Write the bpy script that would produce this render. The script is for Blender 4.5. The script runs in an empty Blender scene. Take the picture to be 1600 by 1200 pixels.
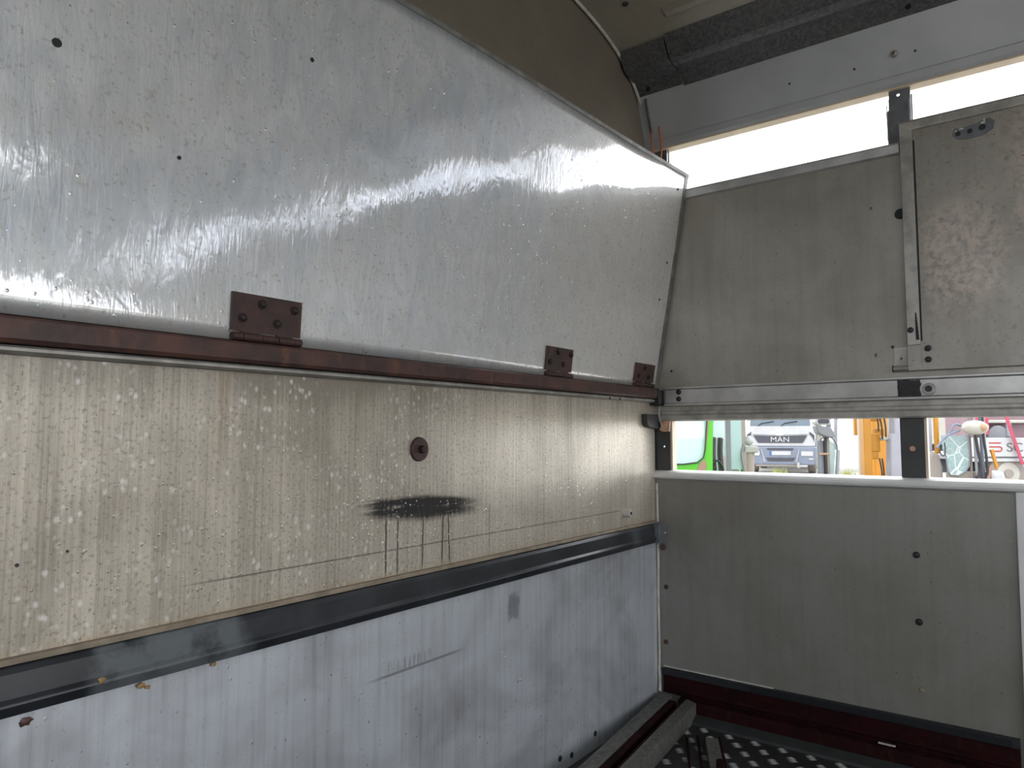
import bpy, bmesh, math, random
from mathutils import Vector, Matrix
random.seed(7)
scn = bpy.context.scene
COL = scn.collection

# ------------------------------------------------------------------ camera
cam_d = bpy.data.cameras.new('camera')
cam_d.sensor_width = 36.0
cam_d.lens = 36.0 * 1122.0 / 1600.0
cam_d.clip_start = 0.02
cam_d.clip_end = 2000
cam = bpy.data.objects.new('camera', cam_d)
COL.objects.link(cam)
cam.location = (-2.15, -1.04, 0.95)
cam.rotation_euler = (math.radians(90 + 4.18), 0, math.radians(37.073 - 90))
scn.camera = cam

# ------------------------------------------------------------------ view / exposure
scn.view_settings.view_transform = 'Standard'
scn.view_settings.look = 'None'
scn.view_settings.gamma = 1.0
scn.view_settings.use_curve_mapping = False
scn.view_settings.exposure = 0.95

# ------------------------------------------------------------------ world: bright broken overcast
world = bpy.data.worlds.new('overcast_sky')
scn.world = world
world.use_nodes = True
wt = world.node_tree
wt.nodes.clear()
w_out = wt.nodes.new('ShaderNodeOutputWorld')
w_bg = wt.nodes.new('ShaderNodeBackground')
w_tc = wt.nodes.new('ShaderNodeTexCoord')
w_map = wt.nodes.new('ShaderNodeMapping')
w_map.inputs['Scale'].default_value = (1.0, 1.0, 2.2)
w_n = wt.nodes.new('ShaderNodeTexNoise')
w_n.inputs['Scale'].default_value = 3.2
w_n.inputs['Detail'].default_value = 6
w_n.inputs['Roughness'].default_value = 0.55
w_r = wt.nodes.new('ShaderNodeValToRGB')
w_r.color_ramp.elements[0].position = 0.40
w_r.color_ramp.elements[0].color = (0.21, 0.225, 0.26, 1)
w_r.color_ramp.elements[1].position = 0.62
w_r.color_ramp.elements[1].color = (0.96, 0.98, 1.0, 1)
wt.links.new(w_tc.outputs['Generated'], w_map.inputs['Vector'])
wt.links.new(w_map.outputs['Vector'], w_n.inputs['Vector'])
wt.links.new(w_n.outputs['Fac'], w_r.inputs['Fac'])
wt.links.new(w_r.outputs['Color'], w_bg.inputs['Color'])
w_bg.inputs['Strength'].default_value = 3.3
wt.links.new(w_bg.outputs['Background'], w_out.inputs['Surface'])

# ------------------------------------------------------------------ node helper
class S:
    """a node socket with arithmetic"""
    def __init__(self, nt, sock): self.nt, self.s = nt, sock
    def _m(self, op, *others, clamp=False):
        n = self.nt.nodes.new('ShaderNodeMath'); n.operation = op; n.use_clamp = clamp
        for i, o in enumerate((self,) + others):
            if isinstance(o, S): self.nt.links.new(o.s, n.inputs[i])
            else: n.inputs[i].default_value = o
        return S(self.nt, n.outputs[0])
    def __add__(self, o): return self._m('ADD', o)
    __radd__ = __add__
    def __sub__(self, o): return self._m('SUBTRACT', o)
    def __rsub__(self, o): return self._m('MULTIPLY', -1.0)._m('ADD', o)
    def __mul__(self, o): return self._m('MULTIPLY', o)
    __rmul__ = __mul__
    def abs(self): return self._m('ABSOLUTE')
    def clamp(self): return self._m('ADD', 0.0, clamp=True)
    def max(self, o): return self._m('MAXIMUM', o)
    def step(self, a, b):          # smooth 0..1 from a to b (a may exceed b)
        n = self.nt.nodes.new('ShaderNodeMapRange'); n.interpolation_type = 'SMOOTHSTEP'
        self.nt.links.new(self.s, n.inputs['Value'])
        if a < b:
            n.inputs['From Min'].default_value, n.inputs['From Max'].default_value = a, b
            n.inputs['To Min'].default_value, n.inputs['To Max'].default_value = 0, 1
        else:
            n.inputs['From Min'].default_value, n.inputs['From Max'].default_value = b, a
            n.inputs['To Min'].default_value, n.inputs['To Max'].default_value = 1, 0
        return S(self.nt, n.outputs['Result'])
    def lerp(self, a, b):
        n = self.nt.nodes.new('ShaderNodeMapRange')
        self.nt.links.new(self.s, n.inputs['Value'])
        n.inputs['To Min'].default_value, n.inputs['To Max'].default_value = a, b
        return S(self.nt, n.outputs['Result'])

class Mat:
    def __init__(self, name):
        self.m = bpy.data.materials.new(name); self.m.use_nodes = True
        self.nt = self.m.node_tree
        self.b = self.nt.nodes['Principled BSDF']
        self._pos = None
    def pos(self):
        if not self._pos:
            g = self.nt.nodes.new('ShaderNodeNewGeometry'); self._pos = g.outputs['Position']
        return self._pos
    def obj(self):
        t = self.nt.nodes.new('ShaderNodeTexCoord'); return t.outputs['Object']
    def xyz(self):
        n = self.nt.nodes.new('ShaderNodeSeparateXYZ'); self.nt.links.new(self.pos(), n.inputs[0])
        return [S(self.nt, n.outputs[i]) for i in range(3)]
    def mapped(self, scale=(1, 1, 1), rot=(0, 0, 0), loc=(0, 0, 0), src=None):
        n = self.nt.nodes.new('ShaderNodeMapping')
        n.inputs['Scale'].default_value = scale; n.inputs['Rotation'].default_value = rot; n.inputs['Location'].default_value = loc
        self.nt.links.new(src or self.pos(), n.inputs['Vector'])
        return n.outputs['Vector']
    def noise(self, scale, detail=3, rough=0.5, dist=0.0, vec=None):
        n = self.nt.nodes.new('ShaderNodeTexNoise')
        n.inputs['Scale'].default_value = scale; n.inputs['Detail'].default_value = detail
        n.inputs['Roughness'].default_value = rough; n.inputs['Distortion'].default_value = dist
        self.nt.links.new(vec or self.pos(), n.inputs['Vector'])
        return S(self.nt, n.outputs['Fac'])
    def voro(self, scale, vec=None, out='Distance', rnd=1.0, feature='F1'):
        n = self.nt.nodes.new('ShaderNodeTexVoronoi'); n.feature = feature
        n.inputs['Scale'].default_value = scale; n.inputs['Randomness'].default_value = rnd
        self.nt.links.new(vec or self.pos(), n.inputs['Vector'])
        return S(self.nt, n.outputs[out])
    def mix(self, fac, a, b):
        n = self.nt.nodes.new('ShaderNodeMix'); n.data_type = 'RGBA'
        if isinstance(fac, S): self.nt.links.new(fac.s, n.inputs[0])
        else: n.inputs[0].default_value = fac
        for i, c in ((6, a), (7, b)):
            if isinstance(c, tuple): n.inputs[i].default_value = (*c, 1)
            else: self.nt.links.new(c, n.inputs[i])
        return n.outputs[2]
    def set(self, **kw):
        names = dict(color='Base Color', metal='Metallic', rough='Roughness', coat='Coat Weight', coat_rough='Coat Roughness',
                     spec='Specular IOR Level', ior='IOR', trans='Transmission Weight', alpha='Alpha', coat_ior='Coat IOR',
                     emit='Emission Color', emit_s='Emission Strength', aniso='Anisotropic')
        for k, v in kw.items():
            i = self.b.inputs[names[k]]
            if isinstance(v, S): self.nt.links.new(v.s, i)
            elif isinstance(v, tuple): i.default_value = (*v, 1)
            elif isinstance(v, (int, float)): i.default_value = v
            else: self.nt.links.new(v, i)
        return self
    def bump(self, h, strength=0.3, dist=0.01, coat=False, prev=None):
        n = self.nt.nodes.new('ShaderNodeBump')
        n.inputs['Strength'].default_value = strength; n.inputs['Distance'].default_value = dist
        self.nt.links.new(h.s, n.inputs['Height'])
        if prev: self.nt.links.new(prev, n.inputs['Normal'])
        self.nt.links.new(n.outputs['Normal'], self.b.inputs['Coat Normal' if coat else 'Normal'])
        return n.outputs['Normal']

def simple(name, color, rough=0.5, metal=0.0, var=0.12, scale=20, bump=0.0, **kw):
    M = Mat(name)
    n = M.noise(scale, 4, 0.6)
    dark = tuple(c * (1 - var) for c in color); lite = tuple(min(1, c * (1 + var)) for c in color)
    M.set(color=M.mix(n.step(0.3, 0.7), dark, lite), rough=rough, metal=metal, **kw)
    if bump: M.bump(n, bump, 0.005)
    return M.m

# ------------------------------------------------------------------ metal sheet materials
def mat_flap():
    """swirl-sanded, wet aluminium of the hinged flap"""
    M = Mat('swirled_aluminium')
    x, y, z = M.xyz()
    sw = M.noise(8, 2, 0.5, 2.2, M.mapped((2.0, 1, 0.9), (0, math.radians(32), 0)))
    fib = M.noise(26, 3, 0.6, 1.6, M.mapped((3.2, 1, 0.45), (0, math.radians(36), 0)))
    big = M.noise(2.3, 4, 0.55, 0.4); cloud = M.noise(6.5, 4, 0.6, 1.0)
    spk = M.noise(150, 2, 0.5); mot = M.noise(42, 3, 0.6)
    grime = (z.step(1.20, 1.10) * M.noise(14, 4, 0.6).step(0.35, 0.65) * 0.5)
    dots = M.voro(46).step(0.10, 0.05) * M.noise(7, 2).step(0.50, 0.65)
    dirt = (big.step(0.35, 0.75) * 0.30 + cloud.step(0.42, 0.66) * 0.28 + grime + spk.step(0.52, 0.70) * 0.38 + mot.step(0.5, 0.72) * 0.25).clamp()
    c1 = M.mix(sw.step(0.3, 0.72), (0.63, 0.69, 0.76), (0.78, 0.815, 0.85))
    c1 = M.mix((x.step(-1.0, -0.25) * 0.65).clamp(), c1, (0.90, 0.865, 0.80))  # paler and creamier to the right: upper slot light put into the colour
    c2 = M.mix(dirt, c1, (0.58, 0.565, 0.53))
    c2 = M.mix((spk.step(0.57, 0.68) * mot.step(0.35, 0.6) * 0.45).clamp(), c2, (0.28, 0.275, 0.265))
    c3 = M.mix((dots * 0.8).clamp(), c2, (0.06, 0.055, 0.05))
    hazy = (big.step(0.3, 0.6) * 0.05 + spk.step(0.45, 0.65) * 0.06)
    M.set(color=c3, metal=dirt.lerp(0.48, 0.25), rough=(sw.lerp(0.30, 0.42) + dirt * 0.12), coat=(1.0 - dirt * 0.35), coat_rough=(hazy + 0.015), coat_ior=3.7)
    h = sw * 0.62 + fib * 0.36
    M.bump(h, 0.14, 0.012)
    M.bump(h + spk * 0.02, 0.085, 0.010, coat=True)
    return M.m

def mat_middle():
    """dirty water-streaked sheet with a black smear"""
    M = Mat('streaked_aluminium')
    x, y, z = M.xyz()
    streak = M.noise(1.0, 5, 0.7, 0.0, M.mapped((150, 1, 2.2)))
    wide = M.noise(1.0, 3, 0.5, 0.0, M.mapped((16, 1, 1.1), loc=(3, 0, 0)))
    big = M.noise(3.0, 4, 0.6, 0.5)
    spk = M.noise(170, 2, 0.5)
    flake = M.voro(85, M.mapped((1, 1, 0.7))).step(0.42, 0.14) * M.noise(5.5, 3, 0.6).step(0.40, 0.56) * M.noise(60, 2).step(0.42, 0.58) * x.step(-0.6, -1.2)
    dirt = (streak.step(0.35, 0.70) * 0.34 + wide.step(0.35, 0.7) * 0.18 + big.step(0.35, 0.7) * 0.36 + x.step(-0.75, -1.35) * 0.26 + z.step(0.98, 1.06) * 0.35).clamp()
    c = M.mix(dirt, (0.72, 0.655, 0.55), (0.26, 0.227, 0.178))
    c = M.mix((spk.step(0.53, 0.68) * 0.50).clamp(), c, (0.17, 0.15, 0.12))
    c = M.mix((flake * 0.75).clamp(), c, (0.74, 0.72, 0.68))
    tide = (z - (x * 0.002 + 0.676)).abs().step(0.022, 0.004) * M.noise(25, 3).step(0.3, 0.6) * 0.5
    c = M.mix(tide.clamp(), c, (0.40, 0.30, 0.18))
    # brown run under the first hinge
    run = (x + 1.525).abs().step(0.012, 0.002) * z.step(0.86, 0.98) * 0.5 * streak.step(0.2, 0.6)
    c = M.mix(run.clamp(), c, (0.23, 0.16, 0.08))
    # black smear : ragged brush shape
    ragx = M.noise(1.0, 4, 0.65, 0.0, M.mapped((9, 1, 130)))
    ragz = M.noise(1.0, 3, 0.6, 0.0, M.mapped((120, 1, 9)))
    zc = z - 0.004 * ragz
    left = (x + ragx * 0.14).step(-1.185, -1.12)
    right = (x + ragx * 0.14).step(-0.80, -0.90)
    tilt = zc + (x + 1.07) * 0.045
    top = (tilt + (x + 1.07).abs() * 0.05).step(0.834, 0.822)
    bot = (tilt - (x + 1.07).abs() * 0.06 + ragz * 0.02).step(0.778, 0.797)
    smear = left * right * top * bot * (ragx * 1.0 + ragz * 0.5).step(0.44, 0.74)
    core = (x + ragz * 0.03 + 1.06).abs().step(0.085, 0.05) * (tilt - 0.806).abs().step(0.024, 0.014)
    blk = (smear * 0.95).max(core * 0.94)
    halo = (x + 1.07).abs().step(0.24, 0.05) * (tilt - 0.807).abs().step(0.045, 0.0) * 0.30
    blk = blk.max(halo * ragx.step(0.3, 0.7))
    for dx, zb, sl in ((-1.177, 0.685, 0.0), (-1.146, 0.679, 0.0), (-1.0755, 0.686, 0.02), (-1.0165, 0.686, 0.03), (-0.996, 0.684, -0.05), (-0.86, 0.70, 0.0)):
        w = M.noise(60, 1) * 0.004
        d = (x + w + (z - 0.73) * (-sl) - (dx + 0.002)).abs().step(0.0034, 0.0012) * z.step(0.800, 0.785) * z.step(zb - 0.01, zb + 0.01)
        blk = blk.max(d * (0.35 if dx > -0.9 else 0.8))
    # long scribed line
    scr = (z - (x * 0.0008 + 0.7305)).abs().step(0.0022, 0.0006) * x.step(-1.62, -1.50) * x.step(-0.235, -0.25) * M.noise(1.0, 2, 0.6, 0.0, M.mapped((40, 1, 1))).step(0.22, 0.42)
    blk = blk.max(scr * 0.62)
    blk = blk.clamp()
    c = M.mix(blk, c, (0.018, 0.018, 0.02))
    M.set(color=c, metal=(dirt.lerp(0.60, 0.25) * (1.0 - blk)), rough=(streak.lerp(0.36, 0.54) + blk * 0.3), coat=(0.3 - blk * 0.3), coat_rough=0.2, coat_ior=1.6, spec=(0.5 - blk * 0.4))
    M.bump(streak * 0.5 + spk * 0.12 + M.noise(40, 3) * 0.5, 0.16, 0.004)
    M.bump(streak + M.noise(22, 2) * 0.8, 0.22, 0.004, coat=True)
    return M.m

def mat_lower():
    M = Mat('cool_grey_aluminium')
    x, y, z = M.xyz()
    streak = M.noise(1.0, 4, 0.6, 0.0, M.mapped((60, 1, 2.0)))
    big = M.noise(2.6, 4, 0.55, 0.7)
    spk = M.noise(160, 2, 0.5)
    cl = M.noise(3.2, 3, 0.55, 0.6, M.mapped((1, 1, 1.3), loc=(1.7, 0, 0.4)))
    dirt = (streak.step(0.42, 0.72) * 0.30 + big.step(0.38, 0.66) * 0.40 + cl.step(0.45, 0.68) * 0.40).clamp()
    c = M.mix(dirt, (0.70, 0.745, 0.80), (0.30, 0.30, 0.31))
    wet = streak.step(0.55, 0.72) * x.step(-1.15, -0.7) * x.step(-0.15, -0.45) * z.step(0.25, 0.45)
    c = M.mix((wet * 0.35).clamp(), c, (0.68, 0.68, 0.68))
    sm = ((x + 0.766).abs() + M.noise(60, 2) * 0.02).step(0.036, 0.026) * ((z - 0.55).abs() + M.noise(50, 2) * 0.03).step(0.052, 0.036)
    scr = (z - (x * 0.0 + 0.493)).abs().step(0.004, 0.0012) * x.step(-1.24, -1.16) * x.step(-0.93, -0.99)
    m2 = ((z - 0.505).abs()).step(0.018, 0.006) * x.step(-1.2, -1.13) * x.step(-1.02, -1.08) * M.noise(1, 2, .5, 0, M.mapped((160, 1, 10))).step(0.45, 0.6) * 0.5
    blk = (sm * 0.55).max(scr * 0.6).max(m2).clamp()
    c = M.mix(blk, c, (0.09, 0.09, 0.095))
    c = M.mix((spk.step(0.62, 0.72) * 0.3).clamp(), c, (0.2, 0.2, 0.2))
    M.set(color=c, metal=dirt.lerp(0.55, 0.35), rough=(big.lerp(0.32, 0.46)), coat=0.4, coat_rough=0.18)
    M.bump(streak * 0.5 + spk * 0.1 + big * 1.0, 0.12, 0.006)
    return M.m

def mat_side(name='side_sheet', a=(0.36, 0.342, 0.302), b=(0.225, 0.205, 0.168), rough=(0.36, 0.5), metal=0.4, seed=0.0, patch=False):
    M = Mat(name)
    x, y, z = M.xyz()
    streak = M.noise(1.0, 4, 0.6, 0.0, M.mapped((1, 40, 2.2), loc=(seed, seed, 0)))
    big = M.noise(3.2, 5, 0.6, 0.4, M.mapped(loc=(seed * 3, seed, seed)))
    spk = M.noise(120, 2, 0.5)
    dots = M.voro(30, M.mapped(loc=(seed, seed, seed))).step(0.07, 0.03) * M.noise(5, 2).step(0.42, 0.55)
    dirt = (streak.step(0.4, 0.72) * 0.22 + big.step(0.35, 0.68) * 0.62).clamp()
    c = M.mix(dirt, a, b)
    if patch:
        pt = ((y + 0.86).abs() + M.noise(12, 3) * 0.12).step(0.18, 0.10) * ((z - 1.42).abs() + M.noise(9, 3) * 0.16).step(0.26, 0.17)
        pt = pt.max(((y + 1.02).abs() + M.noise(12, 3) * 0.1).step(0.12, 0.05) * z.step(1.40, 1.52))
        pt = pt * M.noise(55, 3, 0.7).step(0.36, 0.6)
        c = M.mix((pt * 0.7).clamp(), c, (0.52, 0.43, 0.37))
        c = M.mix((M.noise(45, 4, 0.7).step(0.55, 0.70) * 0.55).clamp(), c, (0.16, 0.14, 0.12))
    c = M.mix((dots * 0.9).clamp(), c, (0.03, 0.028, 0.025))
    c = M.mix((spk.step(0.60, 0.72) * 0.30).clamp(), c, (0.14, 0.13, 0.11))
    M.set(color=c, metal=dirt.lerp(metal, metal * 0.4), rough=big.lerp(*rough), coat=0.12, coat_rough=0.25)
    M.bump(streak * 0.3 + spk * 0.15 + big, 0.12, 0.006)
    return M.m

def mat_rust(name, a=(0.100, 0.046, 0.036), b=(0.048, 0.029, 0.026), c=(0.17, 0.075, 0.040), rough=0.5, coat=0.12, spec=0.4):
    M = Mat(name)
    n = M.noise(14, 5, 0.65, 0.3); m = M.noise(60, 4, 0.65)
    v = M.noise(1.0, 3, 0.5, 0, M.mapped((30, 30, 6)))
    col = M.mix(n.step(0.35, 0.68), a, b)
    col = M.mix((v.step(0.55, 0.72) * m.step(0.40, 0.6) * 0.7).clamp(), col, c)
    M.set(color=col, rough=m.lerp(rough - 0.1, rough + 0.2), metal=0.1, coat=coat, coat_rough=0.2, spec=spec)
    M.bump(m + n * 0.6, 0.45, 0.003)
    return M.m

def mat_rail():
    M = Mat('wet_black_rail')
    x, y, z = M.xyz()
    n = M.noise(9, 4, 0.6, 0.5); m = M.noise(45, 3, 0.6)
    worn = ((x + 1.60).abs() + M.noise(18, 4) * 0.06).step(0.15, 0.12) * M.noise(16, 4, 0.6).step(0.25, 0.5)
    worn = worn.max(((x + 0.17).abs() + M.noise(20, 3) * 0.1).step(0.10, 0.03) * 0.6)
    col = M.mix(n.step(0.35, 0.7), (0.014, 0.016, 0.020), (0.030, 0.034, 0.040))
    col = M.mix((worn * 0.6).clamp(), col, (0.15, 0.17, 0.18))
    M.set(color=col, rough=(m.lerp(0.26, 0.46) + worn * 0.15), coat=0.15, coat_rough=0.12)
    M.bump(m, 0.12, 0.003)
    return M.m

def mat_tread():
    M = Mat('wet_tread_plate')
    n = M.noise(10, 4, 0.6)
    M.set(color=M.mix(n, (0.03, 0.03, 0.031), (0.07, 0.068, 0.065)), metal=0.5, rough=n.lerp(0.3, 0.55))
    M.bump(M.noise(60, 3), 0.2, 0.003)
    return M.m

def mat_galv():
    M = Mat('galvanised_steel')
    v = M.voro(160, out='Color')
    n = M.noise(160, 3, 0.6); b = M.noise(6, 3)
    f = (v * 0.5 + n * 0.5)
    col = M.mix(f.step(0.3, 0.7), (0.10, 0.104, 0.11), (0.165, 0.167, 0.17))
    col = M.mix(b.step(0.45, 0.7) * 0.4, col, (0.16, 0.15, 0.13))
    M.set(color=col, metal=0.55, rough=n.lerp(0.4, 0.6))
    M.bump(n, 0.15, 0.002)
    return M.m

def mat_glass(name, tint, rough=0.03, alpha=0.45):
    M = Mat(name)
    n = M.noise(3, 3)
    M.set(color=M.mix(n, tint, tuple(min(1, t * 1.12) for t in tint)), rough=rough, alpha=alpha, spec=0.6)
    return M.m

def mat_cracked():
    M = Mat('cracked_glass')
    e = M.voro(9, M.mapped(src=M.obj()), feature='DISTANCE_TO_EDGE')
    e2 = M.voro(30, M.mapped(src=M.obj()), feature='DISTANCE_TO_EDGE')
    k = e.step(0.05, 0.0).max(e2.step(0.05, 0.0) * 0.5)
    M.set(color=M.mix(k.clamp(), (0.27, 0.38, 0.38), (0.60, 0.66, 0.62)), rough=0.15, alpha=k.lerp(0.72, 0.95))
    return M.m

def mat_gravel():
    M = Mat('yard_gravel')
    v = M.voro(9, out='Color'); n = M.noise(0.5, 5, 0.6); f = M.noise(6, 5, 0.7)
    col = M.mix(v * 0.6 + f * 0.4, (0.27, 0.25, 0.225), (0.50, 0.475, 0.43))
    col = M.mix(n.step(0.5, 0.7) * 0.5, col, (0.25, 0.26, 0.18))
    M.set(color=col, rough=0.85)
    M.bump(v, 0.6, 0.03)
    return M.m

MT = {}
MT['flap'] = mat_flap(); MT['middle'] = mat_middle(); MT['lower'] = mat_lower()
MT['side'] = mat_side(); MT['side2'] = mat_side('scuffed_flap_sheet', (0.34, 0.32, 0.285), (0.205, 0.185, 0.155), seed=2.7, patch=True)
MT['side3'] = mat_side('lower_side_sheet', (0.26, 0.255, 0.230), (0.175, 0.164, 0.136), seed=5.1)
MT['headboard'] = mat_side('brown_grey_lining', (0.205, 0.180, 0.140), (0.150, 0.126, 0.098), (0.45, 0.6), 0.1, 8.0)
MT['roof'] = mat_side('beige_roof_skin', (0.30, 0.275, 0.225), (0.24, 0.215, 0.17), (0.28, 0.4), 0.0, 11.0)
MT['beam'] = simple('painted_grey_beam', (0.44, 0.455, 0.475), 0.42, 0.2, 0.08, 4)
MT['cream'] = simple('cream_soffit', (0.66, 0.55, 0.42), 0.5, 0.0, 0.10, 8)
MT['alu'] = simple('bare_aluminium', (0.46, 0.455, 0.44), 0.36, 0.6, 0.16, 12, 0.05)
MT['alu_dirty'] = simple('dirty_aluminium', (0.34, 0.325, 0.295), 0.45, 0.4, 0.25, 18, 0.1)
MT['brown_lip'] = simple('brown_dirty_lip', (0.24, 0.195, 0.14), 0.6, 0.0, 0.25, 25, 0.1)
MT['edge'] = simple('dull_turned_edge', (0.19, 0.187, 0.175), 0.5, 0.3, 0.3, 25, 0.1)
MT['alu_lite'] = simple('bright_aluminium_sill', (0.66, 0.66, 0.645), 0.38, 0.15, 0.06, 12)
MT['post'] = simple('black_post', (0.035, 0.036, 0.035), 0.5, 0.0, 0.2, 14)
MT['post_steel'] = simple('weathered_steel_post', (0.16, 0.17, 0.185), 0.45, 0.3, 0.25, 18, 0.1)
MT['galv'] = mat_galv()
MT['rust'] = mat_rust('wet_rust'); MT['rust_dark'] = mat_rust('dark_rust', (0.075, 0.036, 0.030), (0.038, 0.024, 0.022), (0.11, 0.055, 0.035))
MT['red'] = mat_rust('red_oxide_steel', (0.022, 0.004, 0.005), (0.010, 0.003, 0.003), (0.034, 0.017, 0.010), 0.75, 0.0, 0.12)
MT['rail'] = mat_rail(); MT['tread'] = mat_tread()
MT['tread_lite'] = simple('polished_tread_bar', (0.20, 0.20, 0.195), 0.45, 0.5, 0.1, 30)
MT['grey_bar'] = simple('weathered_grey_bar', (0.105, 0.104, 0.093), 0.6, 0.1, 0.3, 60, 0.3)
MT['strip_dark'] = simple('dark_floor_strip', (0.024, 0.027, 0.027), 0.6, 0.0, 0.2, 20)
MT['rubber'] = simple('black_rubber', (0.009, 0.011, 0.014), 0.65, 0.0, 0.2, 40, 0.2)
MT['tape'] = simple('black_tape', (0.014, 0.012, 0.014), 0.6, 0.0, 0.3, 60, 0.5)
MT['bead'] = simple('pale_sealant', (0.50, 0.48, 0.44), 0.4, 0.0, 0.15, 40)
MT['bolt_black'] = simple('blackened_bolt', (0.02, 0.02, 0.022), 0.4, 0.2, 0.2, 60)
MT['bolt_grey'] = simple('grey_rivet', (0.30, 0.29, 0.27), 0.4, 0.5, 0.2, 60)
MT['copper'] = simple('copper_plate', (0.55, 0.33, 0.22), 0.45, 0.2, 0.2, 30)
MT['wire'] = simple('orange_wire', (0.55, 0.16, 0.07), 0.45, 0.0, 0.15, 30)
MT['ochre'] = simple('ochre_residue', (0.33, 0.21, 0.09), 0.8, 0.0, 0.25, 90, 0.5)

# ------------------------------------------------------------------ mesh helpers
def link(o, parent=None):
    COL.objects.link(o)
    if parent: o.parent = parent
    return o

def tag(o, label=None, cat=None, group=None, kind=None):
    if label: o['label'] = label
    if cat: o['category'] = cat
    if group: o['group'] = group
    if kind: o['kind'] = kind
    return o

def empty(name, loc=(0, 0, 0), rz=0.0, label=None, cat=None, group=None):
    o = bpy.data.objects.new(name, None)
    o.empty_display_size = 0.05
    o.location = loc; o.rotation_euler = (0, 0, rz)
    link(o)
    return tag(o, label, cat, group)

def build(name, bm, mat, parent=None, bevel=0.0, smooth=False, off=(0, 0, 0), seg=2):
    """bm in world coordinates; off is the parent's location"""
    if any(off): bmesh.ops.translate(bm, vec=[-c for c in off], verts=bm.verts)
    bmesh.ops.recalc_face_normals(bm, faces=bm.faces)
    me = bpy.data.meshes.new(name); bm.to_mesh(me); bm.free()
    me.materials.append(MT[mat] if isinstance(mat, str) else mat)
    if smooth:
        for p in me.polygons: p.use_smooth = True
    o = bpy.data.objects.new(name, me)
    link(o, parent)
    if bevel:
        m = o.modifiers.new('bevel', 'BEVEL'); m.width = bevel; m.segments = seg; m.limit_method = 'ANGLE'
        m.angle_limit = math.radians(40)
    return o

def box(bm, x0, x1, y0, y1, z0, z1):
    vs = [bm.verts.new((x, y, z)) for x in (x0, x1) for y in (y0, y1) for z in (z0, z1)]
    for f in ((0, 1, 3, 2), (4, 6, 7, 5), (0, 4, 5, 1), (2, 3, 7, 6), (0, 2, 6, 4), (1, 5, 7, 3)):
        bm.faces.new([vs[i] for i in f])
    return vs

def B(*a):
    bm = bmesh.new(); box(bm, *a); return bm

def hexa(bm, pts):
    """8 points: ring of 4, ring of 4"""
    v = [bm.verts.new(p) for p in pts]
    for f in ((3, 2, 1, 0), (4, 5, 6, 7), (0, 1, 5, 4), (1, 2, 6, 5), (2, 3, 7, 6), (3, 0, 4, 7)):
        bm.faces.new([v[i] for i in f])

def bar(bm, p0, p1, w, h, up=(0, 0, 1)):
    """rectangular bar between two points; w across, h along up"""
    p0, p1, up = Vector(p0), Vector(p1), Vector(up)
    d = (p1 - p0).normalized(); s = d.cross(up).normalized(); u = s.cross(d)
    hexa(bm, [p + s * a * w / 2 + u * b * h / 2 for p in (p0, p1) for a, b in ((-1, -1), (1, -1), (1, 1), (-1, 1))])

def cyl(bm, p0, p1, r0, r1=None, n=16, caps=True):
    p0, p1 = Vector(p0), Vector(p1)
    r1 = r0 if r1 is None else r1
    d = (p1 - p0).normalized()
    a = d.orthogonal().normalized(); b = d.cross(a)
    rings = []
    for p, r in ((p0, r0), (p1, r1)):
        rings.append([bm.verts.new(p + (a * math.cos(t) + b * math.sin(t)) * r) for t in [2 * math.pi * i / n for i in range(n)]])
    for i in range(n):
        bm.faces.new([rings[0][i], rings[0][(i + 1) % n], rings[1][(i + 1) % n], rings[1][i]])
    if caps:
        bm.faces.new(rings[0][::-1]); bm.faces.new(rings[1])

def tube(bm, pts, r, n=8):
    pts = [Vector(p) for p in pts]
    rings = []; a = None
    for i, p in enumerate(pts):
        d = (pts[min(i + 1, len(pts) - 1)] - pts[max(i - 1, 0)]).normalized()
        if a is None: a = d.orthogonal().normalized()
        a = (a - d * a.dot(d)).normalized(); b = d.cross(a)
        rings.append([bm.verts.new(p + (a * math.cos(t) + b * math.sin(t)) * r) for t in [2 * math.pi * k / n for k in range(n)]])
    for i in range(len(rings) - 1):
        for k in range(n):
            bm.faces.new([rings[i][k], rings[i][(k + 1) % n], rings[i + 1][(k + 1) % n], rings[i + 1][k]])
    bm.faces.new(rings[0][::-1]); bm.faces.new(rings[-1])

def smooth_path(pts, n=8):
    pts = [Vector(p) for p in pts]; out = []
    for i in range(len(pts) - 1):
        a, b, c, d = pts[max(i - 1, 0)], pts[i], pts[i + 1], pts[min(i + 2, len(pts) - 1)]
        for k in range(n):
            t = k / n
            out.append(0.5 * ((2 * b) + (c - a) * t + (2 * a - 5 * b + 4 * c - d) * t * t + (3 * b - a - 3 * c + d) * t ** 3))
    return out + [pts[-1]]

def prism_y(bm, prof, y0, y1):
    """closed x,z profile pulled along y"""
    r0 = [bm.verts.new((x, y0, z)) for x, z in prof]; r1 = [bm.verts.new((x, y1, z)) for x, z in prof]
    n = len(prof)
    for i in range(n): bm.faces.new([r0[i], r0[(i + 1) % n], r1[(i + 1) % n], r1[i]])
    bm.faces.new(r0[::-1]); bm.faces.new(r1)

def prism_dir(bm, prof, place, ext):
    """closed 2-d profile -> place(u,v) gives a point; pulled by vector ext"""
    e = Vector(ext)
    r0 = [bm.verts.new(place(u, v)) for u, v in prof]; r1 = [bm.verts.new(Vector(place(u, v)) + e) for u, v in prof]
    n = len(prof)
    for i in range(n): bm.faces.new([r0[i], r0[(i + 1) % n], r1[(i + 1) % n], r1[i]])
    bm.faces.new(r0[::-1]); bm.faces.new(r1)

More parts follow.
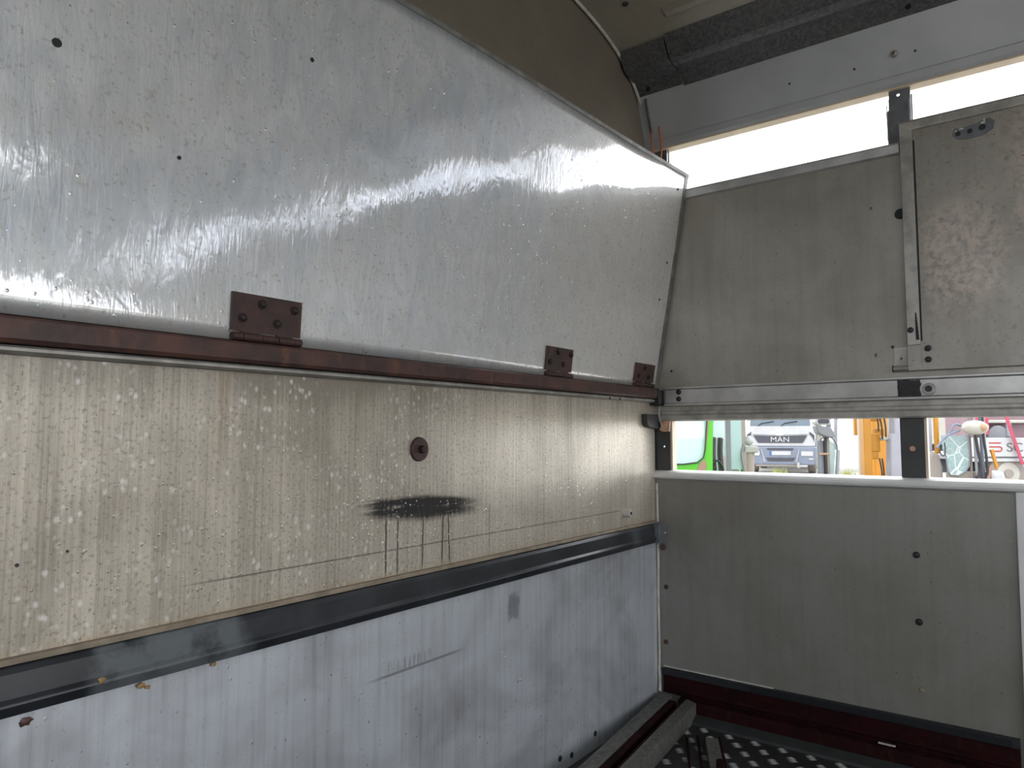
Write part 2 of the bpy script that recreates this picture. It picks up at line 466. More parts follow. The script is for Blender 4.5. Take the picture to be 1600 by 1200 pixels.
def strip_open(bm, prof, y0, y1, t, ny=1):
    """open x,z profile with thickness t, pulled along y"""
    nrm = []
    for i in range(len(prof)):
        a = Vector(prof[max(i - 1, 0)]); b = Vector(prof[min(i + 1, len(prof) - 1)])
        d = (b - a).normalized(); nrm.append((-d.y, d.x))
    outer = [(p[0] + q[0] * t, p[1] + q[1] * t) for p, q in zip(prof, nrm)]
    prism_y(bm, list(prof) + outer[::-1], y0, y1)

def plate_hole(bm, y0, y1, z0, z1, hy, hz, r, x0, x1, n=16):
    """plate in the y,z plane with one round hole through it"""
    def ring(x):
        o, i = [], []
        for k in range(n):
            t = 2 * math.pi * k / n; cy, cz = math.cos(t), math.sin(t)
            i.append(bm.verts.new((x, hy + r * cy, hz + r * cz)))
            m = max(abs(cy), abs(cz)); ey, ez = cy / m, cz / m
            yy = hy + ey * ((y1 - hy) if ey > 0 else (hy - y0)); zz = hz + ez * ((z1 - hz) if ez > 0 else (hz - z0))
            o.append(bm.verts.new((x, yy, zz)))
        return o, i
    oa, ia = ring(x0); ob, ib = ring(x1)
    for k in range(n):
        j = (k + 1) % n
        bm.faces.new([oa[k], oa[j], ia[j], ia[k]]); bm.faces.new([ob[j], ob[k], ib[k], ib[j]])
        bm.faces.new([ia[k], ia[j], ib[j], ib[k]]); bm.faces.new([oa[j], oa[k], ob[k], ob[j]])

def dome(bm, c, nrm, r, h, n=10, rings=3):
    c, nrm = Vector(c), Vector(nrm).normalized()
    a = nrm.orthogonal().normalized(); b = nrm.cross(a)
    prev = None
    for j in range(rings):
        t = j / rings * math.pi / 2
        ring = [bm.verts.new(c + (a * math.cos(q) + b * math.sin(q)) * r * math.cos(t) + nrm * h * math.sin(t)) for q in [2 * math.pi * k / n for k in range(n)]]
        if prev:
            for k in range(n): bm.faces.new([prev[k], prev[(k + 1) % n], ring[(k + 1) % n], ring[k]])
        prev = ring
    top = bm.verts.new(c + nrm * h)
    for k in range(n): bm.faces.new([prev[k], prev[(k + 1) % n], top])

def bolt_head(bm, c, nrm, r, h=0.004, n=10):
    c, nrm = Vector(c), Vector(nrm).normalized()
    cyl(bm, c - nrm * 0.001, c + nrm * h * 0.5, r * 1.35, r * 1.3, n)
    dome(bm, c + nrm * h * 0.5, nrm, r, h, n)

# ================================================================== SETTING
YB = -3.78            # rear end of the trailer body (open)
XO = -2.36            # inner face of the opposite side
# ---- ground outside
bm = bmesh.new()
box(bm, -300, 400, -300, 300, -0.60, -0.40)
tag(build('ground', bm, mat_gravel()), kind='structure')

# ---- floor with tread bars
floor = tag(build('floor', B(XO - 0.03, 0.03, YB, 0.03, 0.02, 0.10), 'tread'), kind='structure')
bm = bmesh.new()
for i in range(0, 26):
    for j in range(0, 26):
        cx = -0.10 - i * 0.042; cy = -0.115 - j * 0.074 - (i % 2) * 0.037
        if cy < -1.1: continue
        for k in range(5):
            off = (k - 2) * 0.0062
            px, py = cx + 0.80 * off, cy + 0.60 * off
            dx, dy = 0.60 * 0.0125, -0.80 * 0.0125
            w = 0.0011; nx, ny = 0.80 * w, 0.60 * w
            v = [bm.verts.new(p) for p in ((px - dx, py - dy, 0.1), (px + nx, py + ny, 0.1), (px + dx, py + dy, 0.1), (px - nx, py - ny, 0.1), (px, py, 0.1018))]
            for q in range(4): bm.faces.new([v[q], v[(q + 1) % 4], v[4]])
tag(build('tread_bars', bm, 'tread_lite', floor), kind='stuff')

# ---- roof skin
half = [(0.035, 1.97), (0.012, 1.992), (-0.022, 2.03), (-0.063, 2.072), (-0.10, 2.107), (-0.145, 2.137), (-0.20, 2.165), (-0.30, 2.193), (-0.435, 2.213), (-0.70, 2.236), (-1.17, 2.250)]
prof = half + [(-2.34 - x, z) for x, z in half[-2::-1]]
bm = bmesh.new(); strip_open(bm, prof, YB, 0.05, -0.012)
ceiling = tag(build('ceiling', bm, 'roof', smooth=False), kind='structure')
bm = bmesh.new(); bolt_head(bm, (-0.36, -0.10, 2.200), (0.2, 0, -1), 0.007); build('rivet', bm, 'bolt_black', ceiling)
for yy in (-0.75, -1.4):
    bm = bmesh.new(); bolt_head(bm, (-0.36, yy, 2.200), (0.2, 0, -1), 0.007); build('rivet', bm, 'bolt_black', ceiling)
# pressed ridge along the roof
bm = bmesh.new(); prism_y(bm, [(-0.25, 2.186), (-0.262, 2.178), (-0.285, 2.180), (-0.30, 2.196)], YB, -0.18); build('pressed_ridge', bm, 'roof', ceiling, 0.004)

# ---- front bulkhead (left in the picture)
hp = [(0.05, 0.05)] + [(x, z) for x, z in prof] + [(XO - 0.04, 0.05)]
bm = bmesh.new()
prism_dir(bm, hp, lambda u, v: (u, 0.02, v), (0, 0.03, 0))
wl = tag(build('wall_left', bm, 'headboard'), kind='structure')
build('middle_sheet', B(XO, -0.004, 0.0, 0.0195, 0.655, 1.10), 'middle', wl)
build('lower_sheet', B(XO, -0.004, 0.0, 0.0195, 0.04, 0.654), 'lower', wl)
# sealant along the roof joint and down the corner
bm = bmesh.new(); tube(bm, smooth_path([(x - 0.002, 0.012, z - 0.006) for x, z in half[1:]], 4), 0.0055, 8); build('roof_seam_bead', bm, 'bead', wl, smooth=True)
bm = bmesh.new(); tube(bm, smooth_path([(-0.003, -0.004, 0.80), (-0.004, -0.006, 0.6), (-0.003, -0.004, 0.45), (-0.005, -0.006, 0.3), (-0.004, -0.005, 0.22)], 6), 0.0042, 8); build('corner_bead', bm, 'bead', wl, smooth=True)
bm = bmesh.new(); tube(bm, smooth_path([(-0.004, -0.005, 0.225), (-0.008, -0.008, 0.20), (-0.003, -0.006, 0.18), (-0.009, -0.008, 0.155), (-0.012, -0.008, 0.15)], 5), 0.0055, 8); build('corner_bead', bm, 'bead', wl, smooth=True)
for hx, hz in ((-0.572, 0.135), (-0.517, 0.125), (-0.397, 0.141)):
    bm = bmesh.new(); cyl(bm, (hx, 0.002, hz), (hx, -0.0015, hz), 0.0075, n=12); build('drain_plug', bm, 'bolt_black', wl)
for hx, hz, r in ((-1.797, 0.79, .0025), (-1.74, 0.80, .002)):
    bm = bmesh.new(); cyl(bm, (hx, 0.002, hz), (hx, -0.001, hz), r, n=10); build('pin_hole', bm, 'bolt_black', wl)

# ---- side wall (right in the picture)
wr = tag(build('wall_right', B(0.0, 0.025, YB, 0.05, 0.05, 0.815), 'side3'), kind='structure')   # lower sheet
YS = -0.985           # the lower slot ends here
for hy, hz, mt in ((-0.736, 0.642, 'bolt_black'), (-0.736, 0.471, 'bolt_black'), (-0.736, 0.300, 'brown_lip'), (-0.027, 0.302, 'rust_dark'), (-0.030, 0.473, 'rust_dark')):
    bm = bmesh.new(); bolt_head(bm, (0, hy, hz), (-1, 0, 0), 0.0068 if mt == 'bolt_black' else 0.0058, 0.0035); build('bolt', bm, mt, wr)
# sill
bm = bmesh.new(); prism_y(bm, [(-0.018, 0.818), (-0.020, 0.824), (-0.018, 0.830), (-0.012, 0.836), (-0.004, 0.840), (0.006, 0.842), (0.050, 0.842), (0.050, 0.80), (0.026, 0.80), (-0.002, 0.812), (-0.012, 0.815)], YB, 0.012)
build('sill', bm, 'alu_lite', wr)
# lower posts with a screw hole each
for y0, y1 in ((-0.049, 0.03), (-0.765, -0.709)):
    bm = bmesh.new(); plate_hole(bm, y0, y1, 0.842, 1.0, (-0.029 if y0 > -0.1 else -0.737), 0.918, 0.0035, 0.004, 0.010); build('slot_post', bm, 'post', wr)
    bm = B(0.010, 0.040, y0 - 0.006, y0, 0.842, 1.0); build('post_edge', bm, 'cream', wr)
bm = bmesh.new(); cyl(bm, (0.003, -0.737, 0.918), (0.012, -0.737, 0.918), 0.007, 0.007, 12); build('screw_head', bm, 'copper', wr)
# closed stretch of the lower slot towards the rear
build('slot_cover', B(0.0, 0.02, -2.55, YS, 0.842, 1.0), 'side', wr)
build('slot_cover', B(0.0, 0.02, YB, -2.80, 0.842, 1.0), 'side', wr)
bm = bmesh.new(); prism_dir(bm, [(-0.955, 0.815), (-0.99, 0.815), (-0.99, 0.101), (-0.950, 0.101)], lambda u, v: (-0.010, u, v), (0.010, 0, 0)); build('edge_strip', bm, 'alu_lite', wr, 0.002)
# middle rails
bm = bmesh.new(); prism_y(bm, [(0.0, 1.107), (-0.016, 1.107), (-0.016, 1.101), (-0.008, 1.099), (-0.008, 1.056), (-0.018, 1.054), (-0.018, 1.047), (0.0, 1.047)], YB, -0.040)
build('channel_rail', bm, 'alu', wr, 0.0012)
bm = bmesh.new(); prism_y(bm, [(0.03, 1.048), (-0.004, 1.048), (-0.004, 1.031), (-0.009, 1.030), (-0.009, 1.021), (-0.007, 1.020), (-0.007, 1.018), (-0.012, 1.017), (-0.012, 1.003), (-0.006, 0.999), (0.03, 0.999)], YB, 0.005)
build('grooved_rail', bm, 'alu_dirty', wr, 0.0008)
for hz in (1.091, 1.069):
    bm = bmesh.new(); bolt_head(bm, (-0.008, -0.087, hz), (-1, 0, 0), 0.0065, 0.004); build('bolt', bm, 'bolt_black', wr)
bm = bmesh.new(); cyl(bm, (-0.007, -0.782, 1.073), (-0.0115, -0.782, 1.073), 0.0165, 0.0155, 20); rv = build('ring_washer', bm, 'bolt_grey', wr, 0.001)
bm = bmesh.new(); cyl(bm, (-0.011, -0.781, 1.074), (-0.0125, -0.781, 1.074), 0.0085, 0.0085, 16); build('bolt_hole', bm, 'bolt_black', rv)
# upper sheet and its turned top edge
us = build('upper_sheet', B(0.0, 0.012, YB, 0.03, 1.010, 1.725), 'side', wr)
bm = bmesh.new(); prism_y(bm, [(-0.006, 1.718), (-0.008, 1.740), (-0.004, 1.747), (0.035, 1.747), (0.035, 1.715), (0.0, 1.712)], -0.735, 0.03); build('turned_edge', bm, 'alu', us, 0.0015)
for hy, hz in ((-0.660, 1.171), (-0.661, 1.578)):
    bm = bmesh.new(); bolt_head(bm, (0, hy, hz), (-1, 0, 0), 0.0055, 0.003); r = build('rivet', bm, 'bolt_grey', us)
    bm = bmesh.new(); cyl(bm, (-0.0035, hy, hz), (-0.0055, hy, hz), 0.0022, n=8); build('rivet_core', bm, 'bolt_black', r)
bm = bmesh.new(); cyl(bm, (0.001, -0.731, 1.550), (-0.006, -0.731, 1.550), 0.015, 0.013, 16); build('rubber_stop', bm, 'rubber', us)
build('latch_plate', B(-0.004, 0.0, -0.737, -0.702, 1.132, 1.188), 'alu_dirty', us, 0.001)
for hy, hz, r in ((-0.70, 1.190, .004), (-0.06, 1.16, .004), (-0.72, 1.157, .003)):
    bm = bmesh.new(); cyl(bm, (0.001, hy, hz), (-0.0012 if hy > -0.7 else -0.0045, hy, hz), r, n=10); build('pin_hole', bm, 'bolt_black', us)
# upper slot posts
bm = bmesh.new(); plate_hole(bm, -0.049, 0.03, 1.72, 1.935, -0.035, 1.838, 0.006, 0.012, 0.018); build('slot_post', bm, 'post_steel', wr)
build('post_edge', B(0.018, 0.040, -0.056, -0.050, 1.74, 1.91), 'alu_lite', wr)
bm = bmesh.new(); plate_hole(bm, -0.764, -0.712, 1.70, 1.912, -0.735, 1.886, 0.0045, 0.012, 0.018); ps = build('slot_post', bm, 'post_steel', wr)
bm = bmesh.new(); prism_dir(bm, [(-0.708, 1.74), (-0.705, 1.84), (-0.712, 1.845), (-0.712, 1.875), (-0.722, 1.878), (-0.752, 1.878), (-0.762, 1.868), (-0.762, 1.74)], lambda u, v: (0.004, u, v), (0.007, 0, 0)); build('patch_plate', bm, 'post_steel', ps, 0.001)
for y0, y1, z0, z1 in ((-0.770, -0.766, 1.80, 1.875), (-0.7085, -0.7065, 1.76, 1.86)):
    build('torn_seal', B(0.002, 0.008, y0, y1, z0, z1), 'bead', ps, 0.001)
for yy in (-1.45, -2.15, -2.85, -3.55):
    build('slot_post', B(0.012, 0.018, yy - 0.055, yy, 1.72, 1.912), 'post_steel', wr)
# beam over the upper slot
beam_prof = [(0.0, 1.905), (-0.006, 1.912), (-0.010, 1.930), (-0.0085, 1.933), (-0.016, 1.952), (-0.062, 2.074), (-0.03, 2.085), (0.040, 2.00), (0.040, 1.905)]
bm = bmesh.new(); prism_y(bm, beam_prof, YB, 0.03); bmw = build('beam', bm, 'beam', wr, 0.001)
build('soffit_strip', B(0.001, 0.0385, YB, 0.02, 1.900, 1.9048), 'cream', bmw)
bm = bmesh.new(); bolt_head(bm, (-0.029, -0.735, 1.984), (-0.94, 0, -0.35), 0.008, 0.004); rv = build('rivet', bm, 'bolt_grey', bmw)
bm = bmesh.new(); cyl(bm, (-0.033, -0.735, 1.984), (-0.0365, -0.735, 1.983), 0.0025, n=8); build('rivet_core', bm, 'bolt_black', rv)
for yy, zz in ((-0.785, 1.978), (-0.46, 1.985), (-0.635, 1.975)):
    xx = -0.016 - (zz - 1.952) * 0.377
    bm = bmesh.new(); cyl(bm, (xx + 0.002, yy, zz), (xx - 0.0015, yy, zz - 0.0005), 0.0032, n=10); build('pin_hole', bm, 'bolt_black', bmw)
# galvanised hat section under the roof edge
hat = [(-0.205, 2.168), (-0.196, 2.150), (-0.172, 2.116), (-0.160, 2.106), (-0.146, 2.100), (-0.130, 2.097), (-0.115, 2.098), (-0.106, 2.101), (-0.098, 2.096), (-0.052, 2.058), (-0.046, 2.068), (-0.10, 2.118)]
bm = bmesh.new(); prism_y(bm, hat, YB, -0.145); gl = build('galvanised_section', bm, 'galv', ceiling, 0.0008)
hat2 = [(-0.200, 2.162), (-0.190, 2.146), (-0.168, 2.114), (-0.156, 2.108), (-0.110, 2.100), (-0.098, 2.098), (-0.052, 2.062), (-0.046, 2.070), (-0.10, 2.118)]
bm = bmesh.new(); prism_y(bm, hat2, -0.140, 0.01); g2 = build('galvanised_section', bm, 'galv', ceiling, 0.0008)
for yy in (-0.03, -0.78):
    bm = bmesh.new(); cyl(bm, (-0.074, yy, 2.082), (-0.0795, yy, 2.0755), 0.007, n=12); build('bolt_hole', bm, 'bolt_black', g2 if yy > -0.1 else gl)
bm = bmesh.new(); bar(bm, (-0.055, -0.012, 2.060), (-0.012, -0.012, 1.955), 0.03, 0.004, (0, 1, 0)); build('corner_cleat', bm, 'galv', wr)

# foot of the side wall: rubber seal, rusty angle, red channel, dark strip
tb = tag(build('baseboard_right', B(-0.012, 0.0, -0.94, -0.02, 0.150, 0.212), 'red', bevel=0.002), kind='structure')
bm = bmesh.new()
prism_dir(bm, [(-0.020, 0.224), (-0.94, 0.229), (-0.94, 0.209), (-0.020, 0.206)], lambda u, v: (-0.016, u, v), (0.016, 0, 0))
for k in range(150):
    yy = -0.30 - k * 0.0042
    box(bm, -0.0185, -0.015, yy, yy + 0.0022, 0.209, 0.225)
build('ribbed_seal', bm, 'rubber', tb)
bm = bmesh.new(); prism_y(bm, [(-0.012, 0.180), (-0.030, 0.172), (-0.030, 0.167), (-0.016, 0.166), (-0.016, 0.151), (-0.012, 0.150)], -0.94, -0.06); build('rusty_angle', bm, 'red', tb, 0.001)
bm = bmesh.new(); prism_y(bm, [(0.0, 0.152), (-0.034, 0.146), (-0.036, 0.140), (-0.040, 0.118), (-0.040, 0.1002), (0.0, 0.1002)], YB, -0.08); build('red_channel', bm, 'red', tb, 0.0015)
bm = bmesh.new(); prism_y(bm, [(-0.041, 0.1002), (-0.041, 0.116), (-0.046, 0.119), (-0.084, 0.108), (-0.086, 0.1002)], YB, -0.10); build('floor_strip', bm, 'strip_dark', tb, 0.001)
build('pale_splinter', B(-0.032, -0.026, -0.675, -0.635, 0.1525, 0.1555), 'bead', tb)
build('thin_rim', B(-0.006, 0.0, -0.36, -0.02, 0.2262, 0.2292), 'bead', tb)

# ---- opposite side, behind the photographer (unseen; upper half left open to light the interior)
wo = tag(build('wall_back', B(XO - 0.03, XO, YB, 0.03, 0.05, 0.84), 'side3'), kind='structure')
build('upper_sheet', B(XO - 0.03, XO, -0.74, 0.03, 1.0, 1.74), 'side', wo)
build('rail', B(XO - 0.03, XO, YB, -0.74, 1.0, 1.06), 'alu_dirty', wo)
# added unseen header over the rear opening, cuts the flap's sky reflection
wb = tag(build('added_rear_header', B(-1.35, 0.03, YB - 0.03, YB, 1.55, 2.20), 'side3'), kind='structure')
build('added_header_rail', B(-1.35, 0.03, YB, YB + 0.03, 1.55, 1.60), 'alu_dirty', wb)
build('beam', B(XO - 0.03, XO, YB, 0.03, 1.905, 2.0), 'beam', wo)
for yy in (0.0, -0.74, -1.45, -2.15, -2.85, -3.55):
    build('post', B(XO - 0.03, XO - 0.02, yy - 0.05, yy, 0.05, 1.95), 'post_steel', wo)

# ================================================================== THINGS ON THE FRONT BULKHEAD
def lean(x):
    ks = ((-2.36, 1.8), (-1.7, 2.3), (-1.45, 2.9), (-1.15, 4.8), (-0.7, 6.6), (-0.3, 8.2), (0.0, 10.0))
    for (a, p), (b, q) in zip(ks, ks[1:]):
        if x <= b:
            t = (x - a) / (b - a); t = max(0, min(1, t)); return math.radians(p + (q - p) * t)
    return math.radians(10)
def zbot(x): return 1.1005 + 0.006 * (x + 2.3) / 2.3
FT = 0.004
def flap_pt(x, s, out=0.0):
    """s metres up the flap from its lower edge, out in front of its face"""
    a = lean(x)
    return Vector((x, -0.010 - math.sin(a) * s - math.cos(a) * out, zbot(x) + math.cos(a) * s - math.sin(a) * out))
def flap_n(x):
    a = lean(x); return Vector((0, -math.cos(a), -math.sin(a)))
FH = 0.69
flap = empty('hinged_flap', (-1.18, -0.010, 1.10), label='large swirl-scratched wet aluminium flap leaning out above the rusty rail', cat='metal flap')
fo = tuple(flap.location)
bm = bmesh.new()
nx, nz = 96, 28
xs = [XO + 0.02 + (-0.003 - XO - 0.02) * i / nx for i in range(nx + 1)]
def wob(x, s): return 0.0005 * math.sin(9 * x + 4 * s) + 0.0004 * math.sin(23 * x - 11 * s + 1) + 0.0003 * math.sin(31 * s + 7 * x)
front = [[bm.verts.new(flap_pt(x, FH * j / nz, wob(x, FH * j / nz))) for j in range(nz + 1)] for x in xs]
back = [[bm.verts.new(flap_pt(x, FH * j / nz, wob(x, FH * j / nz) - FT)) for j in range(nz + 1)] for x in xs]
for g, flip in ((front, False), (back, True)):
    for i in range(nx):
        for j in range(nz):
            q = [g[i][j], g[i + 1][j], g[i + 1][j + 1], g[i][j + 1]]
            bm.faces.new(q[::-1] if flip else q)
for i in range(nx):
    bm.faces.new([front[i][nz], front[i + 1][nz], back[i + 1][nz], back[i][nz]]); bm.faces.new([front[i + 1][0], front[i][0], back[i][0], back[i + 1][0]])
for j in range(nz):
    bm.faces.new([front[0][j], front[0][j + 1], back[0][j + 1], back[0][j]]); bm.faces.new([front[nx][j + 1], front[nx][j], back[nx][j], back[nx][j + 1]])
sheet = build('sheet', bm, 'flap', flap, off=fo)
for p in sheet.data.polygons:
    p.use_smooth = abs(p.normal.z) < 0.5 and abs(p.normal.x) < 0.5
# turned top edge and end cap
bm = bmesh.new()
for a, b in zip(xs[:-1:4], xs[4::4]):
    hexa(bm, [flap_pt(a, FH - 0.004, -0.016), flap_pt(a, FH - 0.004, 0.0025), flap_pt(a, FH + 0.006, 0.0025), flap_pt(a, FH + 0.006, -0.016),
              flap_pt(b, FH - 0.004, -0.016), flap_pt(b, FH - 0.004, 0.0025), flap_pt(b, FH + 0.006, 0.0025), flap_pt(b, FH + 0.006, -0.016)])
bmesh.ops.remove_doubles(bm, verts=bm.verts, dist=1e-5)
build('turned_edge', bm, 'edge', flap, off=fo)
bm = bmesh.new()
xe = -0.004
for j in range(0, nz, 4):
    s0, s1 = FH * j / nz, FH * (j + 4) / nz
    hexa(bm, [flap_pt(xe - 0.018, s0, -0.012), flap_pt(xe, s0, -0.012), flap_pt(xe, s0, 0.002), flap_pt(xe - 0.018, s0, 0.0015),
              flap_pt(xe - 0.018, s1, -0.012), flap_pt(xe, s1, -0.012), flap_pt(xe, s1, 0.002), flap_pt(xe - 0.018, s1, 0.0015)])
bmesh.ops.remove_doubles(bm, verts=bm.verts, dist=1e-5)
build('end_strip', bm, 'edge', flap, off=fo)
for x, s in ((-0.055, 0.635), (-0.06, 0.40), (-0.075, 0.28)):
    bm = bmesh.new(); cyl(bm, flap_pt(x, s, -0.001), flap_pt(x, s, 0.002), 0.004, n=10); build('rivet', bm, 'bolt_black', flap, off=fo)
for x, s, r in ((-1.789, 0.36, 0.006), (-1.40, 0.50, 0.004), (-1.62, 0.26, 0.003)):
    bm = bmesh.new(); cyl(bm, flap_pt(x, s, -0.001), flap_pt(x, s, 0.0012), r, n=10); build('pin_hole', bm, 'bolt_black', flap, off=fo)

def hinge(x0, w, h, bolts):
    """rusted butt hinge: leaf with a notched lower edge over a rolled barrel"""
    out0, out1 = 0.0006, 0.0046
    n = 20
    cut = 0.015
    bm = bmesh.new()
    segs = [(0.00, 0.14, 1), (0.14, 0.40, 0), (0.40, 0.64, 1), (0.64, 0.88, 0), (0.88, 1.0, 1)]
    for a, b, notch in segs:
        lo = cut if notch else 0.004
        xa, xb = x0 + w * a, x0 + w * b
        hexa(bm, [flap_pt(xa, lo, out0), flap_pt(xb, lo, out0), flap_pt(xb, lo, out1), flap_pt(xa, lo, out1),
                  flap_pt(xa, h, out0), flap_pt(xb, h, out0), flap_pt(xb, h, out1), flap_pt(xa, h, out1)])
    bmesh.ops.remove_doubles(bm, verts=bm.verts, dist=1e-5)
    hg = build('hinge', bm, 'rust_dark', flap, off=fo)
    hg['label'] = 'dark rusty butt hinge screwed to the flap'
    for a, b, notch in segs:
        bm = bmesh.new()
        cyl(bm, flap_pt(x0 + w * a + 0.0006, 0.006, 0.007), flap_pt(x0 + w * b - 0.0006, 0.006, 0.007), 0.0065 if notch else 0.0069, n=14)
        k = build('knuckle', bm, 'rust_dark', hg, off=fo)
    for u, s in bolts:
        bm = bmesh.new()
        bolt_head(bm, flap_pt(x0 + w * u, s, out1), flap_n(x0), 0.0062, 0.0045, 8)
        build('bolt', bm, 'bolt_rust', hg, off=fo)
MT['bolt_rust'] = mat_rust('black_rust_bolt', (0.03, 0.018, 0.016), (0.018, 0.012, 0.012), (0.05, 0.03, 0.02))
hinge(-1.525, 0.130, 0.076, ((0.41, 0.062), (0.89, 0.060), (0.15, 0.036), (0.64, 0.034)))
hinge(-0.655, 0.122, 0.076, ((0.42, 0.064), (0.92, 0.062), (0.15, 0.036), (0.65, 0.034)))
hinge(-0.175, 0.128, 0.072, ((0.48, 0.058), (0.20, 0.032), (0.70, 0.032)))

# rusty hinge rail
hr = empty('hinge_rail', (-1.18, 0, 1.05), label='rusty reddish-brown steel rail running under the hinges across the bulkhead', cat='rail')
def long_x(prof, x0, x1, dz0, dz1):
    bm = bmesh.new()
    r0 = [bm.verts.new((x0, y, z + dz0)) for y, z in prof]; r1 = [bm.verts.new((x1, y, z + dz1)) for y, z in prof]
    n = len(prof)
    for i in range(n): bm.faces.new([r0[i], r0[(i + 1) % n], r1[(i + 1) % n], r1[i]])
    bm.faces.new(r0[::-1]); bm.faces.new(r1)
    return bm
build('steel_bar', long_x([(0, 1.096), (-0.026, 1.096), (-0.030, 1.092), (-0.030, 1.068), (-0.026, 1.063), (0, 1.062)], XO + 0.01, -0.025, 0.0, 0.008), 'rust', hr, off=(-1.18, 0, 1.05))
build('lower_lip', long_x([(0, 1.061), (-0.016, 1.061), (-0.019, 1.058), (-0.019, 1.054), (-0.012, 1.051), (0, 1.050)], XO + 0.01, -0.012, 0.0, 0.008), 'alu_dirty', hr, off=(-1.18, 0, 1.05))
build('end_block', B(-0.040, -0.004, -0.034, 0.0, 1.050, 1.098), 'bolt_black', hr, 0.002, off=(-1.18, 0, 1.05))
for x in (-0.33, -0.27):
    bm = bmesh.new(); cyl(bm, (x, -0.018, 1.061), (x, -0.0205, 1.0605), 0.004, n=10); build('bolt', bm, 'rust', hr, off=(-1.18, 0, 1.05))

# black rubbing rail
rr = empty('rubbing_rail', (-1.18, 0, 0.61), label='wet black rubbing rail slanting across the lower bulkhead', cat='rail')
ro = (-1.18, 0, 0.61)
build('rail_face', long_x([(0, 0.672), (-0.012, 0.670), (-0.016, 0.663), (-0.018, 0.634), (-0.022, 0.629), (-0.023, 0.626), (-0.016, 0.612), (0, 0.610)], XO + 0.01, 0.0, -0.002, 0.003), 'rail', rr, 0.0015, off=ro)
build('top_lip', long_x([(0, 0.680), (-0.0075, 0.679), (-0.009, 0.676), (-0.009, 0.672), (0, 0.671)], XO + 0.01, -0.012, -0.002, 0.003), 'brown_lip', rr, off=ro)
bm = bmesh.new(); prism_dir(bm, [(-0.050, 0.615), (-0.004, 0.615), (0.0, 0.622), (0.0, 0.668), (-0.006, 0.677), (-0.050, 0.676)], lambda u, v: (u, -0.034, v), (0, 0.034, 0)); ec = build('end_cap', bm, 'post_steel', rr, 0.002, off=ro)
bm = bmesh.new(); cyl(bm, (-0.012, -0.0345, 0.645), (-0.012, -0.0365, 0.645), 0.0035, n=10); build('screw', bm, 'alu_lite', ec, off=ro)
bm = bmesh.new(); bolt_head(bm, (-0.006, -0.025, 0.598), (-0.4, -1, 0), 0.007, 0.005); build('bolt', bm, 'rust', rr, off=ro)

# flakes of rust and ochre dirt stuck on the sheet under the rail
def flake(x, z, w, mt, lab, y=-0.001):
    bm = bmesh.new(); bmesh.ops.create_icosphere(bm, subdivisions=2, radius=1)
    for v in bm.verts:
        k = 1 + 0.35 * random.uniform(-1, 1)
        v.co = Vector((x + v.co.x * w * k, y + v.co.y * 0.0022, z + v.co.z * w * 0.75 * k))
    o = build('dirt_flake', bm, mt); tag(o, lab, 'dirt', 'dirt flakes by the black rail'); return o
flake(-1.779, 0.5965, 0.0075, 'rust', 'red-brown rust flake under the left end of the black rail')
flake(-1.639, 0.603, 0.0055, 'ochre', 'small ochre dirt flake just below the worn patch of black rail', -0.004)
flake(-1.628, 0.597, 0.004, 'ochre', 'tiny ochre crumb hanging below the worn patch of rail')
flake(-1.700, 0.6295, 0.0055, 'ochre', 'ochre dirt crumb stuck on the worn grey patch of rail', -0.023)
flake(-1.530, 0.605, 0.004, 'ochre', 'tiny ochre crumb under the black rail right of the worn patch', -0.004)

# washer and bolt
wa = empty('disc_washer', (-1.09, 0, 0.924), label='rusty round washer with a bolt head above the black smear', cat='washer')
bm = bmesh.new(); cyl(bm, (-1.09, 0.0, 0.924), (-1.09, -0.006, 0.924), 0.0255, 0.0235, 28); build('disc', bm, 'rust_dark', wa, 0.001, off=(-1.09, 0, 0.924))
bm = bmesh.new(); cyl(bm, (-1.09, -0.006, 0.924), (-1.09, -0.018, 0.924), 0.0088, 0.0082, 6); build('bolt', bm, 'bolt_rust', wa, 0.001, off=(-1.09, 0, 0.924))
# pale stud near the corner
st = empty('stud_bush', (-0.215, 0, 0.722), label='small pale threaded bush on the bulkhead near the corner', cat='bush')
bm = bmesh.new(); cyl(bm, (-0.215, 0.0, 0.722), (-0.215, -0.022, 0.722), 0.013, 0.011, 18); build('sleeve', bm, 'bead', st, 0.001, off=(-0.215, 0, 0.722))
bm = bmesh.new(); cyl(bm, (-0.215, -0.0215, 0.722), (-0.215, -0.0228, 0.722), 0.0055, n=14); build('bore', bm, 'bolt_black', st, off=(-0.215, 0, 0.722))

# orange wires in the roof corner
for pts, lab in (([(-0.010, -0.012, 1.985), (-0.030, -0.016, 1.94), (-0.036, -0.022, 1.89), (-0.026, -0.030, 1.845), (-0.014, -0.040, 1.81)], 'orange wire hanging in the dark roof corner, nearer the bulkhead'),
                 ([(-0.012, -0.034, 1.985), (-0.026, -0.044, 1.95), (-0.026, -0.050, 1.90), (-0.022, -0.044, 1.85), (-0.012, -0.040, 1.80)], 'orange wire hanging in front of the upper slot end')):
    bm = bmesh.new(); tube(bm, smooth_path(pts, 6), 0.0028, 8)
    tag(build('orange_wire', bm, 'wire', smooth=True), lab, 'wire', 'orange wires in the roof corner')

